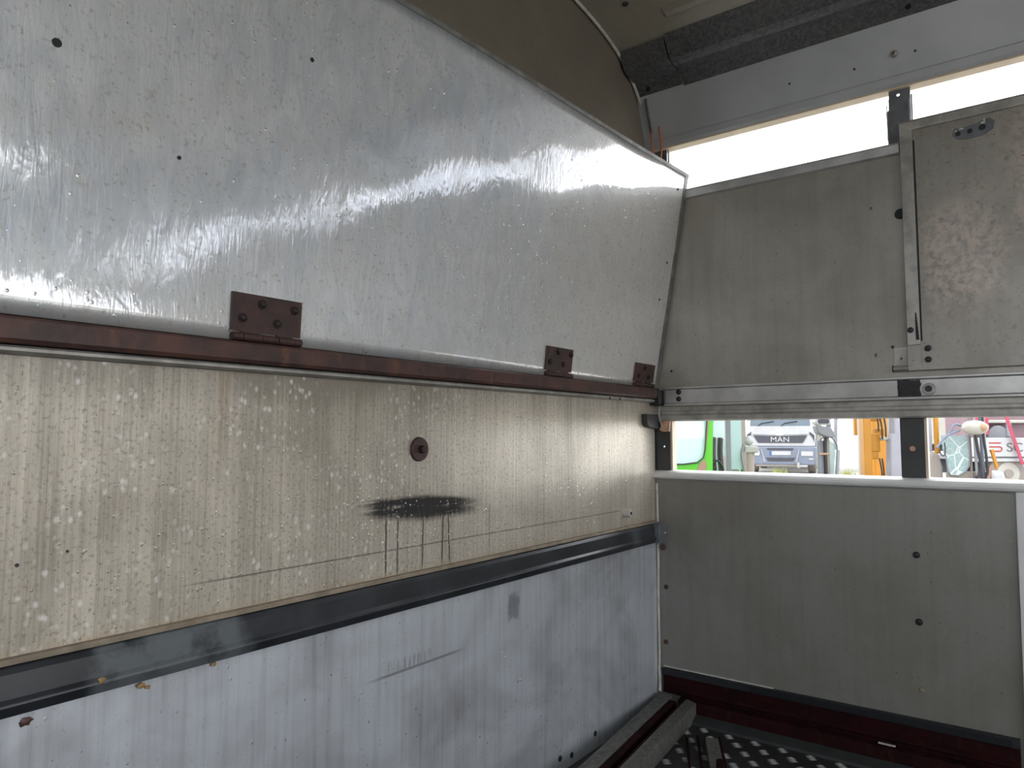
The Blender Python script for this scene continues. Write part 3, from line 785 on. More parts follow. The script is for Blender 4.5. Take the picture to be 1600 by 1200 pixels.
# bracket at the end of the lower slot
br = empty('corner_bracket', (-0.04, 0, 0.97), label='black folded bracket under the rail end beside the lower slot', cat='bracket')
bo = (-0.04, 0, 0.97)
bm = bmesh.new(); prism_dir(bm, [(-0.100, 1.020), (-0.094, 0.988), (-0.080, 0.980), (-0.020, 0.974), (-0.014, 0.982), (-0.020, 1.020)], lambda u, v: (u, -0.020, v), (0, 0.020, 0)); build('tongue', bm, 'post', br, 0.002, off=bo)
bm = bmesh.new(); tube(bm, smooth_path([(-0.016, -0.024, 1.048), (-0.022, -0.024, 1.02), (-0.012, -0.026, 0.99), (-0.004, -0.030, 0.974)], 6), 0.0028, 8); build('bent_edge', bm, 'alu_dirty', br, smooth=True, off=bo)
bm = bmesh.new(); prism_dir(bm, [(-0.028, 1.000), (-0.056, 1.001), (-0.052, 0.966), (-0.030, 0.965), (-0.018, 0.971)], lambda u, v: (-0.008, u, v), (0.006, 0, 0))
tag(build('copper_scrap', bm, 'copper', bevel=0.0008), 'small copper-coloured plate scrap at the left end of the lower slot', 'metal scrap')

# ================================================================== FLAP ON THE SIDE WALL
sf = empty('vent_flap', (-0.006, -1.4, 1.123), label='scuffed dirty aluminium flap with holes at its top on the side wall', cat='metal flap')
so = (-0.006, -1.4, 1.123)
X1 = -0.016
build('sheet', B(X1 + 0.003, -0.0005, -2.6, -0.768, 1.123, 1.775), 'side2', sf, 0.001, off=so)
build('edge_strip', B(X1 - 0.001, -0.0005, -0.768, -0.738, 1.190, 1.785), 'alu_dirty', sf, 0.001, off=so)
build('edge_strip', B(X1 + 0.002, -0.0005, -0.768, -0.736, 1.123, 1.190), 'side2', sf, 0.001, off=so)
bm = bmesh.new(); prism_y(bm, [(X1 - 0.002, 1.768), (X1 - 0.003, 1.790), (X1, 1.796), (0.0, 1.796), (0.0, 1.765)], -2.6, -0.738); build('turned_edge', bm, 'alu_dirty', sf, 0.001, off=so)
build('gap_shadow_strip', B(X1 + 0.0028, X1 + 0.004, -0.7725, -0.7685, 1.20, 1.74), 'rubber', sf, off=so)
bm = bmesh.new(); prism_dir(bm, [(-0.758, 1.275), (-0.761, 1.275), (-0.766, 1.203), (-0.758, 1.203)], lambda u, v: (X1 - 0.0025, u, v), (0.002, 0, 0)); build('slot_scar', bm, 'rubber', sf, off=so)
for hy, hz in ((-0.746, 1.230), (-0.784, 1.179), (-0.784, 1.150)):
    bm = bmesh.new(); bolt_head(bm, (X1, hy, hz), (-1, 0, 0), 0.0062, 0.003); build('bolt', bm, 'bolt_black', sf, off=so)
bm = bmesh.new(); cyl(bm, (-0.012, -0.738, 1.130), (-0.012, -0.702, 1.130), 0.0075, n=14); pv = build('pivot_pin', bm, 'alu_dirty', sf, off=so)
bm = bmesh.new(); cyl(bm, (-0.012, -0.7025, 1.130), (-0.012, -0.6995, 1.130), 0.0085, n=14); build('pin_end', bm, 'bolt_black', pv, off=so)
# torn hole plate at the top
bm = bmesh.new()
prism_dir(bm, [(-0.860, 1.728), (-0.872, 1.716), (-0.892, 1.712), (-0.925, 1.714), (-0.948, 1.726), (-0.952, 1.744), (-0.940, 1.756), (-0.912, 1.748), (-0.880, 1.744), (-0.864, 1.746)], lambda u, v: (X1 + 0.0005, u, v), (0.004, 0, 0))
hp_ = build('hole_plate', bm, 'post_steel', sf, 0.001, off=so)
for hy, hz, r in ((-0.872, 1.730, 0.0062), (-0.898, 1.731, 0.0062), (-0.925, 1.734, 0.0078)):
    bm = bmesh.new(); cyl(bm, (X1 + 0.001, hy, hz), (X1 - 0.0008, hy, hz), r, n=14); build('hole', bm, 'bolt_black', hp_, off=so)
for hy, hz, a, b in ((-0.880, 1.741, 0.006, 0.0018), (-0.927, 1.7455, 0.005, 0.0025), (-0.930, 1.752, 0.0014, 0.006), (-0.861, 1.7445, 0.002, 0.0016), (-0.868, 1.738, 0.0025, 0.0013)):
    bm = bmesh.new(); cyl(bm, (X1 + 0.001, hy, hz), (X1 - 0.001, hy, hz), 1.0, n=10)
    for v in bm.verts: v.co.y = hy + (v.co.y - hy) * a; v.co.z = hz + (v.co.z - hz) * b
    build('torn_edge', bm, 'alu_lite', hp_, off=so)

# black tape patch on the channel rail
bm = bmesh.new()
pts = []
for k in range(9): pts.append((-0.709 - 0.053 * k / 8, 1.0985 + random.uniform(-.0015, .001)))
for k in range(7): pts.append((-0.763 + random.uniform(-.003, .002), 1.094 - 0.042 * k / 6))
for k in range(9): pts.append((-0.762 + 0.053 * k / 8, 1.0485 + random.uniform(-.0015, .0015)))
for k in range(7): pts.append((-0.709 + random.uniform(-.002, .002), 1.052 + 0.042 * k / 6))
prism_dir(bm, pts, lambda u, v: (-0.0125, u, v), (0.0042, 0, 0))
tag(build('tape_patch', bm, 'tape'), 'square black tape patch stuck on the channel rail', 'tape')

# ================================================================== GATE RAILS LYING IN THE FLOOR CORNER
gd = math.radians(6.2)
def gpt(d, s, z):      # d along the rail away from the side wall, s out from the bulkhead
    ca, sa = math.cos(gd), math.sin(gd)
    return Vector((-0.012 - d * ca + s * sa * 0.0, -0.016 - s - d * sa, z))
gr = empty('folded_gate', (-0.9, -0.10, 0.10), label='folded grey and red barred gate lying in the corner along the bulkhead', cat='gate')
go = (-0.9, -0.10, 0.10)
def gbar(name, s0, s1, z0, z1, mat, d0=0.0, d1=1.6, skew=0.0, bev=0.002):
    bm = bmesh.new()
    hexa(bm, [gpt(d0, s0, z0), gpt(d0 + skew, s1, z0), gpt(d0 + skew, s1, z1), gpt(d0, s0, z1), gpt(d1, s0, z0), gpt(d1, s1, z0), gpt(d1, s1, z1), gpt(d1, s0, z1)])
    build(name, bm, mat, gr, bev, off=go)
gbar('flat_bar', 0.0, 0.040, 0.1005, 0.152, 'grey_bar', 0.012)
gbar('red_bar', 0.041, 0.062, 0.1005, 0.148, 'red', 0.045)
gbar('red_edge', 0.080, 0.084, 0.1005, 0.151, 'red', 0.03)
gbar('flat_bar', 0.085, 0.122, 0.1005, 0.150, 'grey_bar', 0.01, skew=0.02)
sb = empty('loose_bar', (-0.3, -0.20, 0.10), label='short weathered grey bar with red edges lying on the tread plate', cat='bar')
lo = (-0.3, -0.20, 0.10)
def lbar(name, a0, a1, z1, mat, d0, d1):
    dirv = Vector((-0.90, -0.435, 0)).normalized(); sv = Vector((0.435, -0.90, 0)).normalized()
    p = Vector((-0.155, -0.212, 0))
    bm = bmesh.new()
    hexa(bm, [p + dirv * d + sv * a + Vector((0, 0, z)) for d in (d0, d1) for a, z in ((a0, 0.1025), (a1, 0.1025), (a1, z1), (a0, z1))])
    build(name, bm, mat, sb, 0.002, off=lo)
lbar('red_edge', -0.052, -0.046, 0.112, 'red', 0.02, 0.5)
lbar('red_edge', -0.022, -0.016, 0.114, 'red', 0.01, 0.5)
lbar('grey_face', 0.0, 0.034, 0.124, 'grey_bar', 0.05, 0.5)
lbar('red_edge', 0.0345, 0.042, 0.122, 'red', 0.03, 0.5)
pe = empty('pipe_stub', (-0.33, -0.325, 0.112), label='short rusty pipe stub with a pale end on the tread plate', cat='pipe')
bm = bmesh.new(); cyl(bm, (-0.31, -0.318, 0.1145), (-0.36, -0.338, 0.1145), 0.014, n=16); build('stub', bm, 'red', pe, 0.001, off=(-0.33, -0.325, 0.112))
bm = bmesh.new(); cyl(bm, (-0.36, -0.338, 0.1145), (-0.367, -0.341, 0.1145), 0.009, n=14); build('end_nut', bm, 'bead', pe, 0.001, off=(-0.33, -0.325, 0.112))

# ================================================================== THE YARD SEEN THROUGH THE LOWER SLOT
def flat(name, color, rough=0.5, metal=0.0, **kw): MT[name] = simple(name, tuple(c * 0.45 for c in color), rough, metal, 0.07, 3.0, **kw)
flat('green', (0.16, 0.80, 0.04), 0.4); flat('white_paint', (0.86, 0.87, 0.88), 0.35); flat('cream_paint', (0.82, 0.79, 0.70), 0.5)
flat('blue_grey', (0.34, 0.39, 0.50), 0.5); flat('grille', (0.10, 0.10, 0.13), 0.5); flat('dark_glass', (0.20, 0.27, 0.33), 0.1)
flat('chrome', (0.90, 0.90, 0.90), 0.25); flat('tyre', (0.10, 0.095, 0.09), 0.8); flat('dusty', (0.52, 0.46, 0.40), 0.8)
flat('orange', (0.95, 0.40, 0.01), 0.4); flat('ram_grey', (0.62, 0.61, 0.68), 0.4); flat('steel_grey', (0.42, 0.43, 0.46), 0.45)
flat('hose', (0.05, 0.05, 0.055), 0.5); flat('lamp_clear', (0.86, 0.80, 0.70), 0.2); flat('lamp_amber', (0.85, 0.55, 0.32), 0.25)
flat('pink_red', (0.80, 0.10, 0.17), 0.5); flat('dark_red', (0.46, 0.28, 0.32), 0.5); flat('pinkish', (0.70, 0.58, 0.52), 0.6)
flat('letter_grey', (0.25, 0.25, 0.25), 0.5); flat('letter_red', (0.75, 0.08, 0.05), 0.5); flat('plate', (0.85, 0.86, 0.86), 0.4); flat('plate_blue', (0.10, 0.2, 0.6), 0.4)
flat('copperish', (0.55, 0.33, 0.24), 0.6); flat('yellow_green', (0.60, 0.66, 0.14), 0.8)
MT['teal_glass'] = mat_glass('pale_teal_glass', (0.42, 0.56, 0.55), 0.06, 0.7)
MT['cracked'] = mat_cracked()
GZ = -0.40
RZ = math.radians(-52.927)

class Local:
    """parts built in an object's own frame: u right, v away, w up from the ground"""
    def __init__(self, name, loc, rz, label, cat):
        self.e = empty(name, (loc[0], loc[1], GZ), rz, label, cat)
    k = None
    def part(self, name, bm, mat, parent=None, bevel=0.0, smooth=False):
        if self.k:
            for v in bm.verts:
                v.co.x *= self.k; v.co.y *= self.k
                v.co.z = v.co.z * 1.19 if v.co.z < 0.62 else 1.35 + (v.co.z - 1.35) * self.k
        return build(name, bm, mat, parent or self.e, bevel, smooth)

def rounded(u0, u1, w0, w1, r, n=5, corners=(1, 1, 1, 1)):
    """outline, corners in order lower-left, lower-right, upper-right, upper-left"""
    out = []
    for (cu, cw, a), on in zip(((u0, w0, 180), (u1, w0, 270), (u1, w1, 0), (u0, w1, 90)), corners):
        rr_ = r if on else 0.0
        if not rr_: out.append((cu, cw)); continue
        ou, ow = cu + (rr_ if cu == u0 else -rr_), cw + (rr_ if cw == w0 else -rr_)
        for k in range(n + 1):
            t = math.radians(a + 90 * k / n); out.append((ou + rr_ * math.cos(t), ow + rr_ * math.sin(t)))
    return out

def frame_pane(L, name, fmat, gmat, outer, inner, v, t, parent=None, glass_name='pane'):
    """a flat frame whose hole is 'inner', with a pane in it (same vertex count in both outlines)"""
    bm = bmesh.new(); n = len(inner)
    ring = [[bm.verts.new((u, vv, w)) for u, w in o] for vv in (v, v + t) for o in (outer, inner)]
    a, b, c, d = ring
    for i in range(n):
        j = (i + 1) % n
        bm.faces.new([a[i], a[j], b[j], b[i]]); bm.faces.new([c[j], c[i], d[i], d[j]])
        bm.faces.new([b[i], b[j], d[j], d[i]]); bm.faces.new([a[j], a[i], c[i], c[j]])
    f = L.part(name, bm, fmat, parent)
    bm = bmesh.new(); prism_dir(bm, inner, lambda u, w: (u, v + t * 0.4, w), (0, t * 0.2, 0)); L.part(glass_name, bm, gmat, parent or f)
    return f

def loop_match(outer_box, inner):
    """points on a box outline, one for each inner point, by direction from the middle"""
    u0, u1, w0, w1 = outer_box; cu, cw = (u0 + u1) / 2, (w0 + w1) / 2
    res = []
    for u, w in inner:
        du, dw = (u - cu) / ((u1 - u0) / 2), (w - cw) / ((w1 - w0) / 2); m = max(abs(du), abs(dw), 1e-6)
        res.append((cu + du / m * (u1 - u0) / 2, cw + dw / m * (w1 - w0) / 2))
    return res

def wheel(L, u, v, w, r, width, axis='u', parent=None):
    ax = Vector((1, 0, 0)) if axis == 'u' else Vector((0, 1, 0))
    c = Vector((u, v, w))
    bm = bmesh.new(); cyl(bm, c - ax * width / 2, c + ax * width / 2, r, n=32); ty = L.part('tyre', bm, 'tyre_dusty', parent, r * 0.08)
    bm = bmesh.new(); cyl(bm, c - ax * (width / 2 + 0.012), c + ax * (width / 2 + 0.012), r * 0.58, r * 0.58, n=24); rim = L.part('rim', bm, 'cream_paint', ty)
    bm = bmesh.new(); cyl(bm, c - ax * (width / 2 + 0.05), c + ax * (width / 2 + 0.05), r * 0.22, n=16); L.part('hub', bm, 'dusty', ty)
    return ty
flat('tyre_dusty', (0.50, 0.44, 0.38), 0.85)

def text_mesh(L, txt, size, loc, mat, name, parent=None, ext=0.01, sx=1.0):
    cu = bpy.data.curves.new('text', 'FONT'); cu.body = txt; cu.size = size; cu.extrude = ext; cu.align_x = 'CENTER'
    t = bpy.data.objects.new('text', cu); COL.objects.link(t)
    dg = bpy.context.evaluated_depsgraph_get()
    me = bpy.data.meshes.new_from_object(t.evaluated_get(dg))
    bpy.data.objects.remove(t)
    me.transform(Matrix.Translation(loc) @ Matrix.Rotation(math.radians(90), 4, 'X') @ Matrix.Diagonal((sx, 1, 1, 1)))
    me.materials.clear(); me.materials.append(MT[mat])
    o = bpy.data.objects.new(name, me); link(o, parent or L.e); return o

# ---- green digger cab just outside
G = Local('green_digger', (3.554, 1.364), RZ, 'bright green digger cab with a big pale window outside the slot', 'digger')
inner = [(-0.80, 1.12), (-0.10, 1.12), (0.02, 1.135), (0.07, 1.175), (0.085, 1.24), (0.105, 1.50), (0.125, 2.05), (-0.80, 2.05)]
outer = [(-0.88, 0.80), (-0.10, 0.80), (0.10, 0.80), (0.145, 1.00), (0.150, 1.24), (0.160, 1.50), (0.180, 2.14), (-0.88, 2.14)]
fr = frame_pane(G, 'door', 'green', 'teal_glass', outer, inner, 0.0, 0.05)
bm = bmesh.new(); tube(bm, [(u, -0.006, w) for u, w in inner[:7]], 0.006, 6); G.part('window_seal', bm, 'hose', fr)
bm = bmesh.new(); prism_dir(bm, [(0.01, 1.06), (0.07, 1.05), (0.10, 1.10), (0.085, 1.16), (0.04, 1.13)], lambda u, w: (u, -0.004, w), (0, 0.003, 0)); G.part('rust_patch', bm, 'copperish', fr)
bm = bmesh.new(); prism_dir(bm, [(0.090, 1.30), (0.103, 1.30), (0.125, 1.50), (0.11, 1.50)], lambda u, w: (u, -0.004, w), (0, 0.003, 0)); G.part('rust_patch', bm, 'copperish', fr)
bm = bmesh.new(); box(bm, -0.88, 0.82, 0.0, 1.25, 2.14, 2.24); G.part('cab_roof', bm, 'green', bevel=0.03)
bm = bmesh.new(); box(bm, -1.05, 0.85, -0.1, 1.45, 0.55, 0.80); G.part('body', bm, 'green', bevel=0.03)
for v in (-0.05, 1.05):
    bm = bmesh.new(); prism_dir(bm, rounded(-1.1, 0.7, 0.0, 0.5, 0.24), lambda u, w: (u, v, w), (0, 0.35, 0)); G.part('track', bm, 'tyre')
for u0, u1, v, m in ((0.426, 0.472, 0.55, 'steel_grey'), (0.588, 0.632, 0.62, 'pinkish'), (0.40, 0.42, 1.15, 'hose')):
    G.part('cab_post', B(u0, u1, v, v + 0.04, 0.80, 2.14), m, bevel=0.006)
G.part('rear_pane', B(0.42, 0.80, 1.2, 1.21, 0.85, 2.10), 'teal_glass')
G.part('front_pane', B(0.475, 0.585, 0.60, 0.61, 1.05, 2.10), 'teal_glass')
for u, v, w0, w1, r in ((0.250, 0.35, 1.06, 1.345, 0.030), (0.335, 0.42, 1.10, 1.34, 0.026)):
    bm = bmesh.new(); tube(bm, smooth_path([(u + 0.02, v, w0 - 0.2), (u, v, w0), (u - 0.006, v, (w0 + w1) / 2), (u, v, w1)], 5), r, 12); G.part('control_lever', bm, 'hose', bevel=0.01, smooth=True)
for dv in (0.0, 0.03):
    bm = bmesh.new(); tube(bm, smooth_path([(0.22, 0.3 + dv, 1.10), (0.27, 0.28 + dv, 1.14), (0.32, 0.3 + dv, 1.07), (0.28, 0.33 + dv, 1.03 - dv), (0.23, 0.3 + dv, 1.04)], 6), 0.009, 8); G.part('hose_bundle', bm, 'hose', smooth=True)
bm = bmesh.new(); cyl(bm, (0.667, 0.7, 0.80), (0.667, 0.7, 1.24), 0.050, 0.066, 18); hb = G.part('swing_post', bm, 'pinkish', smooth=False)
G.part('post_collar', B(0.585, 0.745, 0.62, 0.78, 1.20, 1.26), 'cream_paint', hb, 0.01)
bm = bmesh.new(); tube(bm, smooth_path([(0.60, 0.6, 1.27), (0.575, 0.58, 1.18), (0.59, 0.58, 1.06), (0.61, 0.6, 0.95)], 5), 0.009, 8); G.part('hose', bm, 'steel_grey', smooth=True)
G.part('side_tank', B(0.48, 0.565, 0.62, 0.95, 0.80, 1.17), 'pinkish', bevel=0.02)
G.part('mirror_arm', B(0.57, 0.70, 0.64, 0.66, 1.335, 1.35), 'steel_grey', bevel=0.004)
bm = bmesh.new(); bmesh.ops.create_uvsphere(bm, u_segments=14, v_segments=8, radius=0.045)
for v in bm.verts: v.co += Vector((0.66, 0.64, 1.31))
G.part('work_lamp', bm, 'chrome', smooth=True)
G.part('engine_cover', B(0.20, 0.80, 0.75, 1.40, 0.62, 1.02), 'green', bevel=0.05)

# ---- white lorry
T = Local('white_lorry', (24.55, 6.95), RZ + math.radians(-24), 'white tipper lorry with blue-grey bumper facing the slot', 'lorry')
# cab: front face at v=0
bm = bmesh.new(); prism_dir(bm, [(-0.02, 0.98), (0.0, 1.72), (0.30, 2.95), (0.55, 3.05), (2.05, 3.05), (2.05, 0.98)], lambda v, w: (-1.15, v, w), (2.30, 0, 0)); cab = T.part('cab', bm, 'white_paint', bevel=0.05)
bm = bmesh.new(); prism_dir(bm, [(-1.02, 1.74), (1.02, 1.74), (0.96, 2.75), (-0.96, 2.75)], lambda u, w: (u, -0.015 + (w - 1.72) * 0.244, w), (0, 0.012, 0)); T.part('windscreen', bm, 'dark_glass', cab)
for u in (-0.75, 0.05):
    bm = bmesh.new(); tube(bm, [(u, -0.05, 1.74), (u + 0.12, -0.03, 1.83), (u + 0.55, -0.0, 1.90)], 0.016, 6); T.part('wiper', bm, 'hose', cab)
bm = bmesh.new(); prism_dir(bm, [(-0.92, 1.40), (-0.12, 1.37), (0.0, 1.35), (0.12, 1.37), (0.92, 1.40), (0.76, 1.12), (-0.76, 1.12)], lambda u, w: (u, -0.045, w), (0, 0.04, 0)); gri = T.part('grille', bm, 'grille', cab)
text_mesh(T, 'MAN', 0.26, (0.0, -0.05, 1.155), 'chrome', 'maker_lettering', gri, 0.012, 1.15)
bm = bmesh.new(); prism_dir(bm, rounded(-0.13, 0.13, 1.385, 1.46, 0.035), lambda u, w: (u, -0.055, w), (0, 0.05, 0)); T.part('front_badge', bm, 'chrome', cab)
bm = bmesh.new(); prism_dir(bm, [(-1.0, 1.44), (-0.14, 1.40), (0.14, 1.40), (1.0, 1.44), (1.0, 1.475), (-1.0, 1.475)], lambda u, w: (u, -0.035, w), (0, 0.03, 0)); T.part('brow_moulding', bm, 'white_paint', cab, 0.01)
bm = bmesh.new(); prism_dir(bm, [(-1.20, 0.98), (1.20, 0.98), (1.22, 0.55), (1.12, 0.33), (-1.12, 0.33), (-1.22, 0.55)], lambda u, w: (u, -0.10, w), (0, 0.75, 0)); bum = T.part('bumper', bm, 'blue_grey', bevel=0.04)
bm = bmesh.new(); prism_dir(bm, [(-0.45, 0.93), (0.45, 0.93), (0.43, 0.86), (-0.43, 0.86)], lambda u, w: (u, -0.115, w), (0, 0.02, 0)); T.part('upper_vent', bm, 'grille', bum)
bm = bmesh.new(); prism_dir(bm, [(-0.50, 0.59), (0.50, 0.59), (0.42, 0.46), (-0.42, 0.46)], lambda u, w: (u, -0.115, w), (0, 0.02, 0)); T.part('lower_vent', bm, 'grille', bum)
pl = T.part('number_plate', B(-0.36, 0.36, -0.125, -0.11, 0.68, 0.82), 'plate', bum)
T.part('plate_band', B(-0.36, -0.29, -0.13, -0.125, 0.68, 0.82), 'plate_blue', pl)
for s in (-1, 1):
    bm = bmesh.new(); prism_dir(bm, [(s * 0.66, 0.90), (s * 0.62, 0.90), (s * 0.50, 0.42), (s * 0.56, 0.42)], lambda u, w: (u, -0.12, w), (0, 0.03, 0)); T.part('bumper_rib', bm, 'ram_grey', bum)
    bm = bmesh.new(); prism_dir(bm, rounded(min(s * .70, s * 1.10), max(s * .70, s * 1.10), 0.66, 0.82, 0.04), lambda u, w: (u, -0.125, w), (0, 0.04, 0)); T.part('headlamp', bm, 'chrome', bum)
    bm = bmesh.new(); prism_dir(bm, rounded(min(s * .95, s * 1.10), max(s * .95, s * 1.10), 0.52, 0.58, 0.02), lambda u, w: (u, -0.125, w), (0, 0.04, 0)); T.part('fog_lamp', bm, 'lamp_clear', bum)
    bm = bmesh.new(); prism_dir(bm, [(s * 1.155, 1.18), (s * 1.155, 1.40), (s * 0.99, 1.52), (s * 0.97, 1.45), (s * 1.05, 1.36)], lambda u, w: (u, -0.03, w), (0, 0.5 if False else 0.03, 0)); T.part('air_deflector', bm, 'grille', cab)
    bm = bmesh.new(); tube(bm, [(s * 1.1, 0.05, 2.6), (s * 1.42, -0.1, 2.6)], 0.02, 6); ma = T.part('mirror_arm', bm, 'grille', cab)
    T.part('mirror', B(min(s * 1.36, s * 1.56), max(s * 1.36, s * 1.56), -0.16, -0.06, 1.95, 2.55), 'blue_grey', ma, 0.03)
bm = bmesh.new(); cyl(bm, (-0.85, -0.04, 0.30), (0.55, -0.04, 0.30), 0.05, n=12); T.part('tow_tube', bm, 'dusty', bum)
bm = bmesh.new(); cyl(bm, (0.60, -0.16, 0.24), (0.60, -0.16, 0.42), 0.045, n=10); T.part('tow_hook', bm, 'cream_paint', bum)
# side details of the cab
T.part('side_window', B(1.155, 1.17, 0.55, 1.45, 1.80, 2.60), 'dark_glass', cab)
T.part('door_handle', B(1.155, 1.19, 1.25, 1.45, 1.50, 1.56), 'grille', cab)
bm = bmesh.new(); prism_dir(bm, [(0.55, 0.50), (0.62, 0.90), (0.85, 1.18), (1.15, 1.26), (1.50, 1.20), (1.78, 0.95), (1.88, 0.60), (1.80, 0.60), (1.68, 0.88), (1.45, 1.08), (1.15, 1.14), (0.90, 1.06), (0.72, 0.85), (0.66, 0.50)], lambda v, w: (1.0, v, w), (0.20, 0, 0)); T.part('wheel_arch', bm, 'blue_grey')
for s in (-1, 1):
    wheel(T, s * 1.02, 1.30, 0.50, 0.50, 0.28)
    wheel(T, s * 1.02, 5.2, 0.50, 0.50, 0.30); wheel(T, s * 1.02, 6.5, 0.50, 0.50, 0.30)
T.part('step', B(1.02, 1.22, 0.45, 0.72, 0.62, 0.70), 'cream_paint', bevel=0.01)
T.part('chassis', B(-0.45, 0.45, 0.6, 7.6, 0.75, 1.0), 'grille')
tip = T.part('tipper_body', B(-1.22, 1.25, 2.25, 7.8, 1.10, 2.60), 'cream_paint', bevel=0.03)
for v in (2.9, 3.9, 4.9, 5.9, 6.9):
    T.part('body_rib', B(1.25, 1.31, v, v + 0.12, 1.12, 2.58), 'cream_paint', tip, 0.01)
T.part('fuel_tank', B(0.70, 1.20, 2.35, 3.6, 0.55, 1.0), 'steel_grey', bevel=0.06)
gd_ = T.part('side_guard', B(1.14, 1.18, 3.7, 4.6, 0.45, 0.55), 'grille')
T.part('guard_rail', B(1.14, 1.18, 3.7, 4.6, 0.70, 0.78), 'grille', gd_)

# tuft of weeds below the lorry
def tuft(loc, lab, s=1.0):
    e = empty('weed_tuft', (loc[0], loc[1], GZ), 0, lab, 'weeds', 'weeds in the yard')
    bm = bmesh.new()
    for k in range(60):
        a = random.uniform(0, 6.28); r = random.uniform(0, 0.30 * s); h = random.uniform(0.10, 0.28) * s
        p = Vector((r * math.cos(a), r * math.sin(a), 0)); q = p + Vector((random.uniform(-.1, .1), random.uniform(-.1, .1), h))
        sd = Vector((math.sin(a * 3), math.cos(a * 3), 0)) * 0.02
        bm.faces.new([bm.verts.new(p - sd), bm.verts.new(p + sd), bm.verts.new(q)])
    o = build('blades', bm, 'yellow_green', e); o['kind'] = 'stuff'
tuft((23.2, 6.6), 'low yellow-green weeds on the ground in front of the white lorry', 1.2)
tuft((23.9, 4.6), 'yellow-green weeds beside the front wheel of the white lorry', 1.3)

# ---- orange excavator
O = Local('orange_excavator', (5.521, 0.420), RZ, 'orange excavator arm with grey ram outside the middle of the slot', 'excavator')
O.part('dipper_plate', B(-0.038, 0.038, 0.0, 0.10, 0.55, 2.4), 'orange', bevel=0.006)
O.part('dipper_plate', B(0.041, 0.080, 0.25, 0.30, 0.60, 2.2), 'cream_paint', bevel=0.006)
O.part('cross_block', B(0.038, 0.13, 0.02, 0.10, 1.20, 1.38), 'orange', bevel=0.008)
O.part('cross_block', B(0.038, 0.11, 0.02, 0.10, 1.13, 1.20), 'orange', bevel=0.006)
O.part('link_plate', B(0.125, 0.22, 0.10, 0.16, 1.36, 1.43), 'orange', bevel=0.008)
O.part('head_plate', B(0.038, 0.16, 0.05, 0.12, 1.50, 1.75), 'orange', bevel=0.008)
for k, (a, b) in enumerate((((0.075, 1.55), (0.09, 1.40)), ((0.105, 1.55), (0.125, 1.33)), ((0.145, 1.55), (0.16, 1.33)), ((0.09, 1.14), (0.11, 0.90)), ((0.115, 1.14), (0.125, 0.90)))):
    bm = bmesh.new(); tube(bm, smooth_path([(a[0], -0.03, a[1]), ((a[0] + b[0]) / 2 + 0.006, -0.035, (a[1] + b[1]) / 2), (b[0], -0.03, b[1])], 4), 0.0075, 8); O.part('hose', bm, 'hose', smooth=True)
bm = bmesh.new(); prism_dir(bm, [(0.15, 0.80), (0.31, 0.80), (0.27, 1.33), (0.265, 1.75), (0.205, 1.75), (0.205, 1.38), (0.17, 1.33)], lambda u, w: (u, -0.10, w), (0, 0.10, 0)); O.part('ram_cover', bm, 'ram_grey', bevel=0.015)
O.part('pin_boss', B(0.13, 0.19, -0.04, 0.06, 1.31, 1.345), 'cream_paint', bevel=0.01)
O.part('side_plate', B(0.345, 0.43, 0.20, 0.26, 1.10, 1.46), 'orange', bevel=0.01)
O.part('link_arm', B(0.045, 0.085, 0.36, 0.40, 1.36, 1.9), 'orange', bevel=0.005)
O.part('dipper_end', B(-0.05, 0.06, -0.02, 0.12, 0.30, 0.60), 'orange', bevel=0.02)
bm = bmesh.new(); bar(bm, (0.0, 0.05, 2.35), (1.15, 2.1, 2.35), 0.22, 0.28); O.part('boom', bm, 'orange', bevel=0.04)
O.part('boom_foot', B(1.05, 1.25, 2.0, 2.25, 0.78, 2.45), 'orange', bevel=0.03)
O.part('house', B(0.75, 1.75, 1.6, 3.0, 0.48, 0.80), 'orange', bevel=0.08)
bm = bmesh.new(); prism_dir(bm, [(-0.25, 0.0), (0.25, 0.0), (0.22, 0.42), (-0.22, 0.42)], lambda u, w: (u, -0.1, w), (0, 0.5, 0)); O.part('bucket', bm, 'steel_grey', bevel=0.04)
for u in (0.70, 1.55):
    bm = bmesh.new(); prism_dir(bm, rounded(1.5, 3.2, 0.0, 0.48, 0.22), lambda v, w: (u, v, w), (0.3, 0, 0)); O.part('track', bm, 'tyre')

# ---- grey machine with hooped guard and mirror, left of the orange arm
H = Local('grey_loader', (5.28, 0.74), RZ, 'pale grey machine with an arched guard and mirror beside the orange arm', 'loader')
arch = [(-0.085, 0.72)] + [(-0.085 + 0.0, 1.10)] + [(0.005 + -0.095 * math.cos(t), 1.24 + 0.11 * math.sin(t)) for t in [math.pi * k / 10 for k in range(11)]] + [(0.085, 1.05), (0.06, 0.72)]
bm = bmesh.new(); tube(bm, [(u, 0, w) for u, w in arch], 0.008, 8); H.part('hoop_guard', bm, 'steel_grey', smooth=True)
H.part('guard_panel', B(-0.082, -0.018, 0.03, 0.05, 0.60, 1.31), 'ram_grey', bevel=0.004)
H.part('black_post', B(-0.022, -0.004, 0.0, 0.03, 0.60, 1.36), 'hose', bevel=0.003)
H.part('guard_post', B(0.0, 0.026, 0.0, 0.03, 0.60, 1.36), 'dusty', bevel=0.003)
bm = bmesh.new(); prism_dir(bm, [(0.03, 0.90), (0.05, 0.80), (0.095, 1.18), (0.08, 1.28), (0.03, 1.32)], lambda u, w: (u, 0.03, w), (0, 0.008, 0)); H.part('pane', bm, 'teal_glass')
bm = bmesh.new(); bar(bm, (0.055, -0.02, 0.62), (0.10, -0.02, 1.22), 0.022, 0.03, (0, 1, 0)); H.part('stay', bm, 'ram_grey')
